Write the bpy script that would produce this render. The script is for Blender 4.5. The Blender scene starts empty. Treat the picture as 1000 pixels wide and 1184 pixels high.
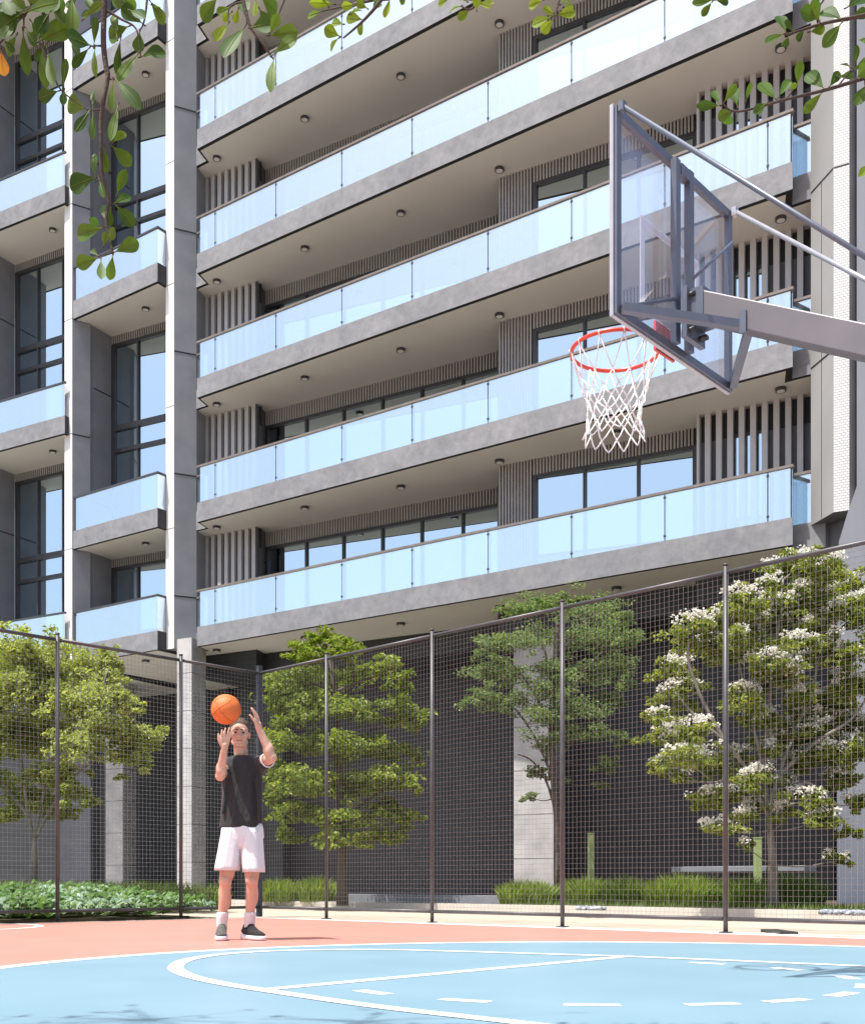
import bpy, bmesh, math, random
from mathutils import Vector, Matrix, noise
R = random.Random(7)
C = bpy.context.scene.collection
FP, HZ, CH = 1314.0, 1020.5, 0.465          # focal length in photo pixels, horizon row, camera height (m)

def atY(px, py, Y):                           # photo pixel at a known distance -> real point
    return Vector(((px-500)*Y/FP, Y, CH+(HZ-py)*Y/FP))
def onz(px, py, z):                           # photo pixel on a known level -> real plan point
    Y = (z-CH)*FP/(HZ-py)
    return Vector(((px-500)*Y/FP, Y))
def gnd(px, py): return onz(px, py, 0.0)
def cut(P, d, px):                            # where a plan line P + t d meets the sight line of a column
    r = (px-500)/FP
    return (r*P[1]-P[0])/(d[0]-r*d[1])

# ------------------------------------------------------------------ materials
MATS = {}
def nt(name):
    m = bpy.data.materials.new(name); m.use_nodes = True
    MATS[name] = m
    return m, m.node_tree.nodes, m.node_tree.links, m.node_tree.nodes['Principled BSDF']
def coords(n, l, scale=(1,1,1), kind='Object'):
    t = n.new('ShaderNodeTexCoord'); mp = n.new('ShaderNodeMapping')
    mp.inputs['Scale'].default_value = scale
    l.new(t.outputs[kind], mp.inputs['Vector'])
    return mp.outputs['Vector']
def ramp(n, l, src, stops):
    r = n.new('ShaderNodeValToRGB')
    e = r.color_ramp.elements
    while len(e) < len(stops): e.new(0.5)
    for i, (p, c) in enumerate(stops):
        e[i].position = p; e[i].color = (*c, 1) if len(c) == 3 else c
    l.new(src, r.inputs['Fac']); return r.outputs['Color']
def noisy(name, c1, c2, scale=4, rough=0.6, bump=0.0, detail=6, stretch=(1,1,1), lo=0.3, hi=0.7, bscale=None, spec=0.5, metal=0.0):
    m, n, l, b = nt(name)
    v = coords(n, l, stretch)
    t = n.new('ShaderNodeTexNoise'); t.inputs['Scale'].default_value = scale; t.inputs['Detail'].default_value = detail
    l.new(v, t.inputs['Vector'])
    l.new(ramp(n, l, t.outputs['Fac'], [(lo, c1), (hi, c2)]), b.inputs['Base Color'])
    b.inputs['Roughness'].default_value = rough
    b.inputs['Specular IOR Level'].default_value = spec
    b.inputs['Metallic'].default_value = metal
    if bump:
        t2 = n.new('ShaderNodeTexNoise'); t2.inputs['Scale'].default_value = bscale or scale*6; t2.inputs['Detail'].default_value = 4
        l.new(v, t2.inputs['Vector'])
        bp = n.new('ShaderNodeBump'); bp.inputs['Strength'].default_value = bump; bp.inputs['Distance'].default_value = 0.02
        l.new(t2.outputs['Fac'], bp.inputs['Height']); l.new(bp.outputs['Normal'], b.inputs['Normal'])
    return m
def g(v): return (v, v, v)

def build_materials():
    # rough board-like concrete of the balcony fronts: cloudy patches and small pale scuffs
    m, n, l, b = nt('fascia_concrete')
    v = coords(n, l)
    t = n.new('ShaderNodeTexNoise'); t.inputs['Scale'].default_value = 1.1; t.inputs['Detail'].default_value = 8; t.inputs['Roughness'].default_value = 0.62
    t2 = n.new('ShaderNodeTexNoise'); t2.inputs['Scale'].default_value = 5.5; t2.inputs['Detail'].default_value = 9; t2.inputs['Roughness'].default_value = .65; t2.inputs['Distortion'].default_value = 0.4
    l.new(v, t.inputs['Vector']); l.new(v, t2.inputs['Vector'])
    c1 = ramp(n, l, t.outputs['Fac'], [(0.28, (0.172,0.176,0.188)), (0.72, (0.250,0.250,0.260))])
    c2 = ramp(n, l, t2.outputs['Fac'], [(0.34, g(0.84)), (0.66, g(1.14))])
    mx = n.new('ShaderNodeMix'); mx.data_type = 'RGBA'; mx.blend_type = 'MULTIPLY'; mx.inputs[0].default_value = 1
    l.new(c1, mx.inputs[6]); l.new(c2, mx.inputs[7]); l.new(mx.outputs[2], b.inputs['Base Color'])
    b.inputs['Roughness'].default_value = 0.8
    noisy('soffit_paint', (0.63,0.62,0.565), (0.68,0.67,0.61), 0.8, 0.85)
    noisy('black_gap', g(0.008), g(0.012), 5, 0.7)
    noisy('white_render', (0.66,0.655,0.64), (0.72,0.715,0.70), 1.2, 0.75, 0.05)
    noisy('grey_render', (0.20,0.212,0.235), (0.255,0.265,0.29), 1.6, 0.7, 0.08, bscale=60)
    noisy('light_render', (0.27,0.267,0.26), (0.31,0.305,0.30), 0.9, 0.8, 0.06, bscale=50)
    noisy('side_wall_render', (0.54,0.53,0.53), (0.60,0.59,0.59), 0.7, 0.75, 0.05, bscale=40)
    noisy('slat_paint', (0.42,0.42,0.43), (0.48,0.475,0.475), 2, 0.55)
    noisy('flute_paint', (0.33,0.32,0.31), (0.39,0.38,0.37), 3, 0.6)
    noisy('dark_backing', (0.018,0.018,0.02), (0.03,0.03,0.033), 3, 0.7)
    noisy('mid_grey_wall', (0.11,0.115,0.13), (0.14,0.145,0.16), 2, 0.7)
    noisy('frame_metal', (0.035,0.035,0.04), (0.05,0.05,0.055), 4, 0.4)
    noisy('bronze_rail', (0.17,0.14,0.12), (0.23,0.195,0.17), 6, 0.4, metal=0.3)
    noisy('lamp_lens', (0.75,0.73,0.68), (0.8,0.78,0.74), 9, 0.4)
    noisy('podium_cladding_plain', (0.035,0.033,0.037), (0.055,0.052,0.056), 2, 0.75)
    # podium cladding: dark boards with fine vertical joints
    m, n, l, b = nt('podium_cladding')
    v = coords(n, l, (1,1,1))
    br = n.new('ShaderNodeTexBrick'); br.offset = 0.5
    br.inputs['Scale'].default_value = 1; br.inputs['Mortar Size'].default_value = 0.006
    br.inputs['Brick Width'].default_value = 1.9; br.inputs['Row Height'].default_value = 0.19
    br.inputs['Color1'].default_value = (0.024,0.026,0.029,1); br.inputs['Color2'].default_value = (0.034,0.0365,0.040,1); br.inputs['Mortar'].default_value = (0.010,0.010,0.012,1)
    sx = n.new('ShaderNodeSeparateXYZ'); ad = n.new('ShaderNodeMath'); cb = n.new('ShaderNodeCombineXYZ')
    ad.operation = 'SUBTRACT'
    l.new(v, sx.inputs[0]); l.new(sx.outputs['X'], ad.inputs[0]); l.new(sx.outputs['Y'], ad.inputs[1])
    l.new(ad.outputs[0], cb.inputs['X']); l.new(sx.outputs['Z'], cb.inputs['Y']); l.new(cb.outputs[0], br.inputs['Vector'])
    l.new(br.outputs['Color'], b.inputs['Base Color']); b.inputs['Roughness'].default_value = 0.6
    # white mosaic tile of the right pier
    m, n, l, b = nt('white_tile')
    v = coords(n, l)
    sx = n.new('ShaderNodeSeparateXYZ'); ad = n.new('ShaderNodeMath'); cb = n.new('ShaderNodeCombineXYZ'); ad.operation = 'SUBTRACT'
    br = n.new('ShaderNodeTexBrick'); br.inputs['Scale'].default_value = 1; br.inputs['Mortar Size'].default_value = 0.008
    br.inputs['Brick Width'].default_value = 0.095; br.inputs['Row Height'].default_value = 0.047
    br.inputs['Color1'].default_value = (0.68,0.675,0.67,1); br.inputs['Color2'].default_value = (0.60,0.595,0.59,1); br.inputs['Mortar'].default_value = (0.34,0.335,0.33,1)
    l.new(v, sx.inputs[0]); l.new(sx.outputs['X'], ad.inputs[0]); l.new(sx.outputs['Y'], ad.inputs[1])
    l.new(ad.outputs[0], cb.inputs['X']); l.new(sx.outputs['Z'], cb.inputs['Y']); l.new(cb.outputs[0], br.inputs['Vector'])
    l.new(br.outputs['Color'], b.inputs['Base Color']); b.inputs['Roughness'].default_value = 0.5
    # concrete of the ground-floor columns with board courses
    m, n, l, b = nt('column_concrete')
    v = coords(n, l)
    t = n.new('ShaderNodeTexNoise'); t.inputs['Scale'].default_value = 2.4; t.inputs['Detail'].default_value = 8
    l.new(v, t.inputs['Vector'])
    c1 = ramp(n, l, t.outputs['Fac'], [(0.3, (0.36,0.35,0.345)), (0.7, (0.50,0.485,0.47))])
    sx = n.new('ShaderNodeSeparateXYZ'); l.new(v, sx.inputs[0])
    md = n.new('ShaderNodeMath'); md.operation = 'FRACT'; l.new(sx.outputs['Z'], md.inputs[0])
    lt = n.new('ShaderNodeMath'); lt.operation = 'LESS_THAN'; lt.inputs[1].default_value = 0.018; l.new(md.outputs[0], lt.inputs[0])
    mx = n.new('ShaderNodeMix'); mx.data_type = 'RGBA'; l.new(lt.outputs[0], mx.inputs[0]); l.new(c1, mx.inputs[6]); mx.inputs[7].default_value = (0.12,0.12,0.12,1)
    l.new(mx.outputs[2], b.inputs['Base Color']); b.inputs['Roughness'].default_value = 0.85
    # coated glass: part mirror, part see-through
    def coated(name, tint, mirror, fac, rough=0.0, wave=0.0):
        m = bpy.data.materials.new(name); m.use_nodes = True; MATS[name] = m
        n, l = m.node_tree.nodes, m.node_tree.links
        n.remove(n['Principled BSDF'])
        tr = n.new('ShaderNodeBsdfTransparent'); tr.inputs['Color'].default_value = (*tint, 1)
        gl = n.new('ShaderNodeBsdfGlossy'); gl.inputs['Color'].default_value = (*mirror, 1); gl.inputs['Roughness'].default_value = rough
        lw = n.new('ShaderNodeLayerWeight'); lw.inputs['Blend'].default_value = 0.35
        mr = n.new('ShaderNodeMapRange'); mr.inputs['To Min'].default_value = fac; mr.inputs['To Max'].default_value = min(1, fac+0.25)
        l.new(lw.outputs['Facing'], mr.inputs['Value'])
        mx = n.new('ShaderNodeMixShader'); l.new(mr.outputs['Result'], mx.inputs[0]); l.new(tr.outputs[0], mx.inputs[1]); l.new(gl.outputs[0], mx.inputs[2])
        l.new(mx.outputs[0], n['Material Output'].inputs['Surface'])
        if wave:
            t = n.new('ShaderNodeTexNoise'); t.inputs['Scale'].default_value = 0.5; t.inputs['Detail'].default_value = 1
            l.new(coords(n, l), t.inputs['Vector'])
            bp = n.new('ShaderNodeBump'); bp.inputs['Strength'].default_value = wave; bp.inputs['Distance'].default_value = 0.05
            l.new(t.outputs['Fac'], bp.inputs['Height']); l.new(bp.outputs['Normal'], gl.inputs['Normal'])
        return m
    coated('balustrade_glass', (0.82,0.93,0.97), (0.91,0.985,1.0), 0.57)
    coated('window_glass', (0.16,0.20,0.23), (0.74,0.89,0.97), 0.68, wave=0.02)
    coated('board_glass', (0.985,0.99,1.0), (0.92,0.95,1.0), 0.06)
    n, l = MATS['board_glass'].node_tree.nodes, MATS['board_glass'].node_tree.links       # slightly milky acrylic
    df = n.new('ShaderNodeBsdfTranslucent'); df.inputs['Color'].default_value = (.80,.82,.95,1); mx = n.new('ShaderNodeMixShader'); mx.inputs[0].default_value = .05
    src = n['Material Output'].inputs['Surface'].links[0].from_socket
    l.new(src, mx.inputs[1]); l.new(df.outputs[0], mx.inputs[2]); l.new(mx.outputs[0], n['Material Output'].inputs['Surface'])
    # court
    def paint(name, c1, c2):
        m, n, l, b = nt(name)
        v = coords(n, l, kind='Object')
        t = n.new('ShaderNodeTexNoise'); t.inputs['Scale'].default_value = 1.3; t.inputs['Detail'].default_value = 5; l.new(v, t.inputs['Vector'])
        t2 = n.new('ShaderNodeTexNoise'); t2.inputs['Scale'].default_value = 260; t2.inputs['Detail'].default_value = 2; l.new(v, t2.inputs['Vector'])
        c = ramp(n, l, t.outputs['Fac'], [(0.3, c1), (0.7, c2)])
        c2_ = ramp(n, l, t2.outputs['Fac'], [(0.3, g(0.93)), (0.7, g(1.05))])
        mx = n.new('ShaderNodeMix'); mx.data_type = 'RGBA'; mx.blend_type = 'MULTIPLY'; mx.inputs[0].default_value = 1
        l.new(c, mx.inputs[6]); l.new(c2_, mx.inputs[7]); l.new(mx.outputs[2], b.inputs['Base Color'])
        b.inputs['Roughness'].default_value = 0.38; b.inputs['Specular IOR Level'].default_value = 0.35
        bp = n.new('ShaderNodeBump'); bp.inputs['Strength'].default_value = 0.12; bp.inputs['Distance'].default_value = 0.003
        l.new(t2.outputs['Fac'], bp.inputs['Height']); l.new(bp.outputs['Normal'], b.inputs['Normal'])
    paint('court_red', (0.52,0.225,0.180), (0.575,0.255,0.208))
    paint('court_blue', (0.178,0.295,0.365), (0.208,0.330,0.400))
    paint('line_white', (0.80,0.80,0.79), (0.86,0.86,0.85))
    noisy('line_yellow', (0.62,0.60,0.10), (0.68,0.66,0.14), 6, 0.5)
    noisy('beige_paving', (0.36,0.31,0.24), (0.43,0.38,0.30), 1.5, 0.85, 0.15, bscale=80)
    noisy('open_ground', (0.28,0.26,0.23), (0.34,0.32,0.285), 0.2, 0.9)
    noisy('kerb_stone', (0.46,0.42,0.37), (0.56,0.52,0.46), 3, 0.85, 0.1)
    noisy('pale_step', (0.16,0.175,0.195), (0.21,0.225,0.245), 3, 0.7)
    noisy('soil', (0.05,0.04,0.025), (0.09,0.07,0.045), 5, 0.95, 0.4)
    noisy('fence_metal', (0.060,0.057,0.060), (0.085,0.08,0.083), 8, 0.45, metal=0.2)
    noisy('fence_navy', (0.035,0.04,0.055), (0.05,0.055,0.07), 8, 0.5)
    noisy('fence_wire', (0.19,0.188,0.185), (0.25,0.245,0.24), 8, 0.45, metal=0.2)
    noisy('drain_iron', (0.05,0.05,0.04), (0.09,0.09,0.07), 30, 0.7)
    noisy('bollard_green', (0.26,0.33,0.12), (0.32,0.40,0.16), 4, 0.5)
    noisy('pebble_white', (0.08,0.10,0.14), (0.45,0.47,0.52), 14, 0.6)
    # hoop
    noisy('hoop_steel', (0.105,0.125,0.165), (0.13,0.15,0.19), 9, 0.35, metal=0.25)
    noisy('arm_steel', (0.125,0.12,0.135), (0.15,0.143,0.158), 5, 0.45)
    noisy('rod_steel', (0.40,0.41,0.44), (0.5,0.5,0.53), 9, 0.3, metal=0.5)
    noisy('bolt_black', g(0.015), g(0.03), 20, 0.4)
    noisy('rim_red', (0.66,0.05,0.025), (0.72,0.075,0.04), 12, 0.35)
    noisy('net_cord', (0.80,0.80,0.78), (0.88,0.88,0.86), 60, 0.8)
    # ball: panels with dark seams
    m, n, l, b = nt('ball_rubber')
    v = coords(n, l)
    t = n.new('ShaderNodeTexNoise'); t.inputs['Scale'].default_value = 30; l.new(v, t.inputs['Vector'])
    l.new(ramp(n, l, t.outputs['Fac'], [(0.3, (0.58,0.125,0.022)), (0.7, (0.66,0.165,0.032))]), b.inputs['Base Color'])
    b.inputs['Roughness'].default_value = 0.6
    vo = n.new('ShaderNodeTexVoronoi'); vo.inputs['Scale'].default_value = 160; l.new(v, vo.inputs['Vector'])
    bp = n.new('ShaderNodeBump'); bp.inputs['Strength'].default_value = 0.3; bp.inputs['Distance'].default_value = 0.002
    l.new(vo.outputs['Distance'], bp.inputs['Height']); l.new(bp.outputs['Normal'], b.inputs['Normal'])
    noisy('ball_seam', (0.12,0.03,0.01), (0.16,0.045,0.015), 10, 0.7)
    # person
    m, n, l, b = nt('skin')
    v = coords(n, l)
    t = n.new('ShaderNodeTexNoise'); t.inputs['Scale'].default_value = 9; t.inputs['Detail'].default_value = 5; l.new(v, t.inputs['Vector'])
    l.new(ramp(n, l, t.outputs['Fac'], [(0.3, (0.50,0.285,0.20)), (0.7, (0.57,0.35,0.26))]), b.inputs['Base Color'])
    b.inputs['Roughness'].default_value = 0.5
    b.inputs['Subsurface Weight'].default_value = 0.12; b.inputs['Subsurface Radius'].default_value = (0.02,0.008,0.004); b.inputs['Subsurface Scale'].default_value = 0.5
    noisy('lip', (0.33,0.11,0.09), (0.37,0.135,0.11), 40, 0.5)
    noisy('eye_dark', (0.03,0.02,0.018), (0.05,0.035,0.03), 60, 0.25)
    noisy('hair_brown', (0.045,0.024,0.014), (0.10,0.055,0.03), 60, 0.6, 0.5, stretch=(1,1,0.3), bscale=160)
    def cloth(name, c1, c2, fold, fs=7.0, dist=0.02):
        m, n, l, b = nt(name)
        v = coords(n, l, (1,1,0.45))
        t = n.new('ShaderNodeTexNoise'); t.inputs['Scale'].default_value = fs; t.inputs['Detail'].default_value = 3; t.inputs['Distortion'].default_value = 0.8; l.new(v, t.inputs['Vector'])
        l.new(ramp(n, l, t.outputs['Fac'], [(0.3, c1), (0.7, c2)]), b.inputs['Base Color'])
        bp = n.new('ShaderNodeBump'); bp.inputs['Strength'].default_value = fold; bp.inputs['Distance'].default_value = dist
        l.new(t.outputs['Fac'], bp.inputs['Height']); l.new(bp.outputs['Normal'], b.inputs['Normal'])
        b.inputs['Roughness'].default_value = 0.85; b.inputs['Specular IOR Level'].default_value = 0.2
        b.inputs['Sheen Weight'].default_value = 0.1
    cloth('shirt_black', (0.026,0.026,0.027), (0.034,0.034,0.035), 0.9, 8, 0.03)
    cloth('shorts_white', (0.62,0.62,0.64), (0.67,0.67,0.69), 0.6, 7, 0.025)
    cloth('sock_white', (0.60,0.60,0.62), (0.66,0.66,0.68), 0.3, 30, 0.004)
    cloth('shoe_grey', (0.05,0.05,0.045), (0.11,0.11,0.095), 0.3, 45, 0.006)
    cloth('shoe_grey_shaded', (0.012,0.012,0.014), (0.03,0.03,0.032), 0.3, 30, 0.006)  # darker copy of the grey: shadow on this shoe painted in
    noisy('shoe_sole', (0.62,0.64,0.70), (0.75,0.76,0.80), 20, 0.6)
    # plants
    def leaf(name, c1, c2, c3, scale=3.0, tr=0.42, rough=0.5, tint=(1.3,1.4,.5), spec=.35):
        m = bpy.data.materials.new(name); m.use_nodes = True; MATS[name] = m
        n, l = m.node_tree.nodes, m.node_tree.links
        b = n['Principled BSDF']
        at = n.new('ShaderNodeAttribute'); at.attribute_name = 'leafvar'
        t = n.new('ShaderNodeTexNoise'); t.inputs['Scale'].default_value = scale; l.new(coords(n, l), t.inputs['Vector'])
        ad = n.new('ShaderNodeMath'); ad.operation = 'MULTIPLY_ADD'; ad.inputs[1].default_value = 0.6; l.new(at.outputs['Fac'], ad.inputs[0])
        hf = n.new('ShaderNodeMath'); hf.operation = 'MULTIPLY'; hf.inputs[1].default_value = 0.4; l.new(t.outputs['Fac'], hf.inputs[0]); l.new(hf.outputs[0], ad.inputs[2])
        col = ramp(n, l, ad.outputs[0], [(0.15, c1), (0.5, c2), (0.85, c3)])
        l.new(col, b.inputs['Base Color']); b.inputs['Roughness'].default_value = rough
        tl = n.new('ShaderNodeBsdfTranslucent')
        br = n.new('ShaderNodeMix'); br.data_type = 'RGBA'; br.blend_type = 'MULTIPLY'; br.inputs[0].default_value = 1; br.inputs[7].default_value = (*tint,1); b.inputs['Specular IOR Level'].default_value = spec
        l.new(col, br.inputs[6]); l.new(br.outputs[2], tl.inputs['Color'])
        mx = n.new('ShaderNodeMixShader'); mx.inputs[0].default_value = tr
        l.new(b.outputs[0], mx.inputs[1]); l.new(tl.outputs[0], mx.inputs[2]); l.new(mx.outputs[0], n['Material Output'].inputs['Surface'])
    leaf('leaf_olive', (0.17,0.21,0.05), (0.36,0.40,0.12), (0.58,0.59,0.28))
    leaf('leaf_lime', (0.085,0.135,0.018), (0.19,0.255,0.035), (0.38,0.42,0.085))
    leaf('leaf_green', (0.085,0.14,0.045), (0.18,0.25,0.09), (0.32,0.39,0.17), tint=(1.2,1.3,.65))
    leaf('leaf_blossom_tree', (0.09,0.13,0.02), (0.21,0.25,0.045), (0.38,0.40,0.09))
    leaf('blossom', (0.74,0.72,0.64), (0.84,0.82,0.74), (0.88,0.86,0.80), tr=0.4, tint=(1,1,1))
    leaf('leaf_branch', (0.024,0.064,0.010), (0.055,0.118,0.018), (0.105,0.180,0.028), 20, 0.30, 0.55, spec=.25)
    leaf('leaf_branch_lit_pale', (0.09,0.15,0.015), (0.17,0.25,0.025), (0.25,0.33,0.04), 20, 0.45, 0.55, spec=.25)  # brighter copy: sunlight painted into lit leaves; also pale leaves, midribs
    leaf('leaf_orange', (0.30,0.13,0.02), (0.40,0.19,0.03), (0.48,0.25,0.05), 20, 0.3)
    leaf('grass_blade', (0.09,0.15,0.02), (0.20,0.28,0.05), (0.34,0.39,0.10))
    leaf('grass_dark', (0.05,0.09,0.015), (0.10,0.16,0.03), (0.17,0.23,0.055))
    leaf('cover_green', (0.05,0.12,0.02), (0.11,0.22,0.05), (0.20,0.32,0.10))
    leaf('cover_pale', (0.16,0.27,0.18), (0.28,0.40,0.29), (0.44,0.54,0.44))
    leaf('target_white', (0.80,0.82,0.86), (0.84,0.86,0.9), (0.86,0.88,0.92), 20, 0.55, tint=(1,1,1))
    noisy('bark_grey', (0.13,0.115,0.095), (0.27,0.24,0.205), 9, 0.9, 0.5, stretch=(1,1,0.25), bscale=30)
    noisy('bark_brown', (0.065,0.05,0.04), (0.13,0.105,0.085), 9, 0.9, 0.5, stretch=(1,1,0.25), bscale=30)
    noisy('twig', (0.035,0.026,0.02), (0.07,0.052,0.04), 20, 0.85, 0.3)
build_materials()

# ------------------------------------------------------------------ mesh builder
class MB:
    def __init__(s): s.v = []; s.f = []; s.m = []; s.sm = []; s.val = []
    def add(s, vs, fs, mi=0, smooth=False, val=None):
        o = len(s.v); s.v += [tuple(p) for p in vs]
        for f in fs:
            s.f.append(tuple(i+o for i in f)); s.m.append(mi); s.sm.append(smooth)
        if val is not None:
            s.val += [0.0]*(o-len(s.val)) + [val]*len(vs)
    def box(s, c, sz, ax=None, mi=0):               # ax: x,y,z unit axes
        ax = ax or (Vector((1,0,0)), Vector((0,1,0)), Vector((0,0,1)))
        c = Vector(c); x, y, z = (Vector(a)*d*0.5 for a, d in zip(ax, sz))
        vs = [c+i*x+j*y+k*z for k in (-1,1) for j in (-1,1) for i in (-1,1)]
        s.add(vs, [(0,2,3,1),(4,5,7,6),(0,1,5,4),(2,6,7,3),(1,3,7,5),(0,4,6,2)], mi)
    def bar(s, p, q, w, t, mi=0, up=(0,0,1)):       # square bar from p to q: w across, t along up
        p, q = Vector(p), Vector(q); d = (q-p); L = d.length; d.normalize()
        u = Vector(up); u = (u-d*u.dot(d)).normalized(); y = d.cross(u)
        s.box((p+q)/2, (L, w, t), (d, y, u), mi)
    def prism(s, poly, z0, z1, mi=0, sides=None, top=None, bot=None):   # poly: plan points; sides: material per edge
        poly = [Vector((p[0], p[1])) for p in poly]
        area = sum(poly[i].x*poly[(i+1)%len(poly)].y-poly[(i+1)%len(poly)].x*poly[i].y for i in range(len(poly)))
        sides = list(sides) if sides else [mi]*len(poly)
        if area < 0:
            n = len(poly); poly = poly[::-1]; sides = [sides[(n-2-i) % n] for i in range(n)]
        n = len(poly)
        vs = [(p.x,p.y,z0) for p in poly]+[(p.x,p.y,z1) for p in poly]
        o = len(s.v); s.v += vs
        for i in range(n):
            j = (i+1)%n; s.f.append((o+i,o+j,o+n+j,o+n+i)); s.m.append(sides[i]); s.sm.append(False)
        s.f.append(tuple(o+i for i in range(n-1,-1,-1))); s.m.append(mi if bot is None else bot); s.sm.append(False)
        s.f.append(tuple(o+n+i for i in range(n))); s.m.append(mi if top is None else top); s.sm.append(False)
    def tube(s, pts, rad, n=8, mi=0, cap=True, val=None):
        pts = [Vector(p) for p in pts]
        if not hasattr(rad, '__len__'): rad = [rad]*len(pts)
        vs = []; u = None
        for i, p in enumerate(pts):
            d = (pts[min(i+1,len(pts)-1)]-pts[max(i-1,0)]).normalized()
            if u is None:
                u = d.orthogonal().normalized()
            else:
                u = (u-d*u.dot(d)); u = u.normalized() if u.length > 1e-6 else d.orthogonal().normalized()
            w = d.cross(u)
            vs += [p+(u*math.cos(2*math.pi*k/n)+w*math.sin(2*math.pi*k/n))*rad[i] for k in range(n)]
        fs = []
        for i in range(len(pts)-1):
            for k in range(n):
                k2 = (k+1)%n; fs.append((i*n+k, i*n+k2, (i+1)*n+k2, (i+1)*n+k))
        if cap:
            fs.append(tuple(range(n-1,-1,-1))); fs.append(tuple((len(pts)-1)*n+k for k in range(n)))
        s.add(vs, fs, mi, n > 4, val)
    def rings(s, rings, mi=0, cap=True, smooth=True):
        n = len(rings[0]); vs = [p for r in rings for p in r]; fs = []
        for i in range(len(rings)-1):
            for k in range(n):
                k2 = (k+1)%n; fs.append((i*n+k, i*n+k2, (i+1)*n+k2, (i+1)*n+k))
        if cap:
            fs.append(tuple(range(n-1,-1,-1))); fs.append(tuple((len(rings)-1)*n+k for k in range(n)))
        s.add(vs, fs, mi, smooth)
    def ball(s, c, r, ax=None, nu=16, nv=10, mi=0):
        c = Vector(c); r = r if hasattr(r, '__len__') else (r,r,r)
        ax = ax or (Vector((1,0,0)), Vector((0,1,0)), Vector((0,0,1)))
        P = lambda a, b: c+Vector(ax[0])*r[0]*math.cos(a)*math.cos(b)+Vector(ax[1])*r[1]*math.sin(a)*math.cos(b)+Vector(ax[2])*r[2]*math.sin(b)
        vs = [P(0,-math.pi/2)]
        for j in range(1,nv):
            for i in range(nu): vs.append(P(2*math.pi*i/nu, -math.pi/2+math.pi*j/nv))
        vs.append(P(0,math.pi/2)); fs = []
        for i in range(nu): fs.append((0, 1+(i+1)%nu, 1+i))
        for j in range(nv-2):
            for i in range(nu):
                a = 1+j*nu+i; b = 1+j*nu+(i+1)%nu; fs.append((a,b,b+nu,a+nu))
        L = len(vs)-1; o = 1+(nv-2)*nu
        for i in range(nu): fs.append((o+i, o+(i+1)%nu, L))
        s.add(vs, fs, mi, True)
    def capsule(s, p, q, r0, r1, n=14):             # tapered capsule, closed
        p, q = Vector(p), Vector(q); d = (q-p).normalized(); u = d.orthogonal().normalized(); w = d.cross(u); rs = []
        prof = [(p, -math.cos(a)*r0, math.sin(a)*r0) for a in (0.05,0.45,0.9,1.3)]+[(p,0,r0)]+[(q,0,r1)]+[(q, math.cos(a)*r1, math.sin(a)*r1) for a in (1.3,0.9,0.45,0.05)]
        for b, o, r in prof:
            rs.append([b+d*o+(u*math.cos(2*math.pi*k/n)+w*math.sin(2*math.pi*k/n))*max(r,1e-4) for k in range(n)])
        s.rings(rs)
    def mesh(s, name, mats):
        me = bpy.data.meshes.new(name); me.from_pydata(s.v, [], s.f); me.update()
        for m in ([mats] if isinstance(mats, str) else mats): me.materials.append(MATS[m])
        me.polygons.foreach_set('material_index', s.m); me.polygons.foreach_set('use_smooth', s.sm)
        if s.val:
            s.val += [0.0]*(len(s.v)-len(s.val))
            at = me.attributes.new('leafvar', 'FLOAT', 'POINT'); at.data.foreach_set('value', s.val)
        return me
    def build(s, name, mats, parent=None, loc=None, bevel=0):
        if parent is not None and loc is None:
            off = wloc(parent)
            s.v = [(x-off.x,y-off.y,z-off.z) for x,y,z in s.v]
        elif loc is not None:
            s.v = [(x-loc[0],y-loc[1],z-loc[2]) for x,y,z in s.v]
        o = bpy.data.objects.new(name, s.mesh(name, mats)); C.objects.link(o)
        if parent is not None: o.parent = parent
        if loc is not None: o.location = loc
        if bevel:
            b = o.modifiers.new('edge', 'BEVEL'); b.width = bevel; b.segments = 2; b.limit_method = 'ANGLE'
        return o
def wloc(o):
    p = Vector((0,0,0))
    while o is not None: p += o.location; o = o.parent
    return p
def tag(o, label=None, cat=None, group=None, kind=None):
    for k, v in (('label',label),('category',cat),('group',group),('kind',kind)):
        if v: o[k] = v
    return o
def thing(name, label, cat, loc=(0,0,0), group=None):
    o = bpy.data.objects.new(name, None); C.objects.link(o); o.location = loc; o.empty_display_size = 0.2
    o.matrix_world = Matrix.Translation(loc)
    return tag(o, label, cat, group)
def struct(mb, name, mats): return tag(mb.build(name, mats), kind='structure')
def applied(o):                                     # bake an object's modifiers into its mesh
    dg = bpy.context.evaluated_depsgraph_get()
    me = bpy.data.meshes.new_from_object(o.evaluated_get(dg)); old = o.data
    o.modifiers.clear(); o.data = me; bpy.data.meshes.remove(old)
    for p in me.polygons: p.use_smooth = True
    return o
def V3(p, z): return Vector((p[0], p[1], z))
# ------------------------------------------------------------------ ground, court, beds
Cn = Vector((-2.37, 15.57))                        # fence corner
E1 = Vector((0.7078, -0.7064)); E2 = Vector((-0.690, -0.724))
mb = MB(); mb.add([(-220,-160,-0.012),(220,-160,-0.012),(220,260,-0.012),(-220,260,-0.012)], [(0,1,2,3)]); struct(mb, 'ground', 'open_ground')
# beige path round the court
def flat(poly, z): m_ = MB(); m_.add([(p[0],p[1],z) for p in poly], [tuple(range(len(poly)))]); return m_
K0, KD = Vector((1.83,17.2)), Vector((0.707,-0.707))    # kerb line of the right bed
Pr = lambda a, t: (a[0]+t[0], a[1]+t[1])
struct(flat([(-12,4.5), (12,-9), (17,2), K0+KD*12, K0-KD*9, (-9,22)][:2]+[(14,3), K0+KD*11, K0-KD*9.0, (-10.5,16.5)], -0.008), 'pavement', 'beige_paving')
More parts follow.
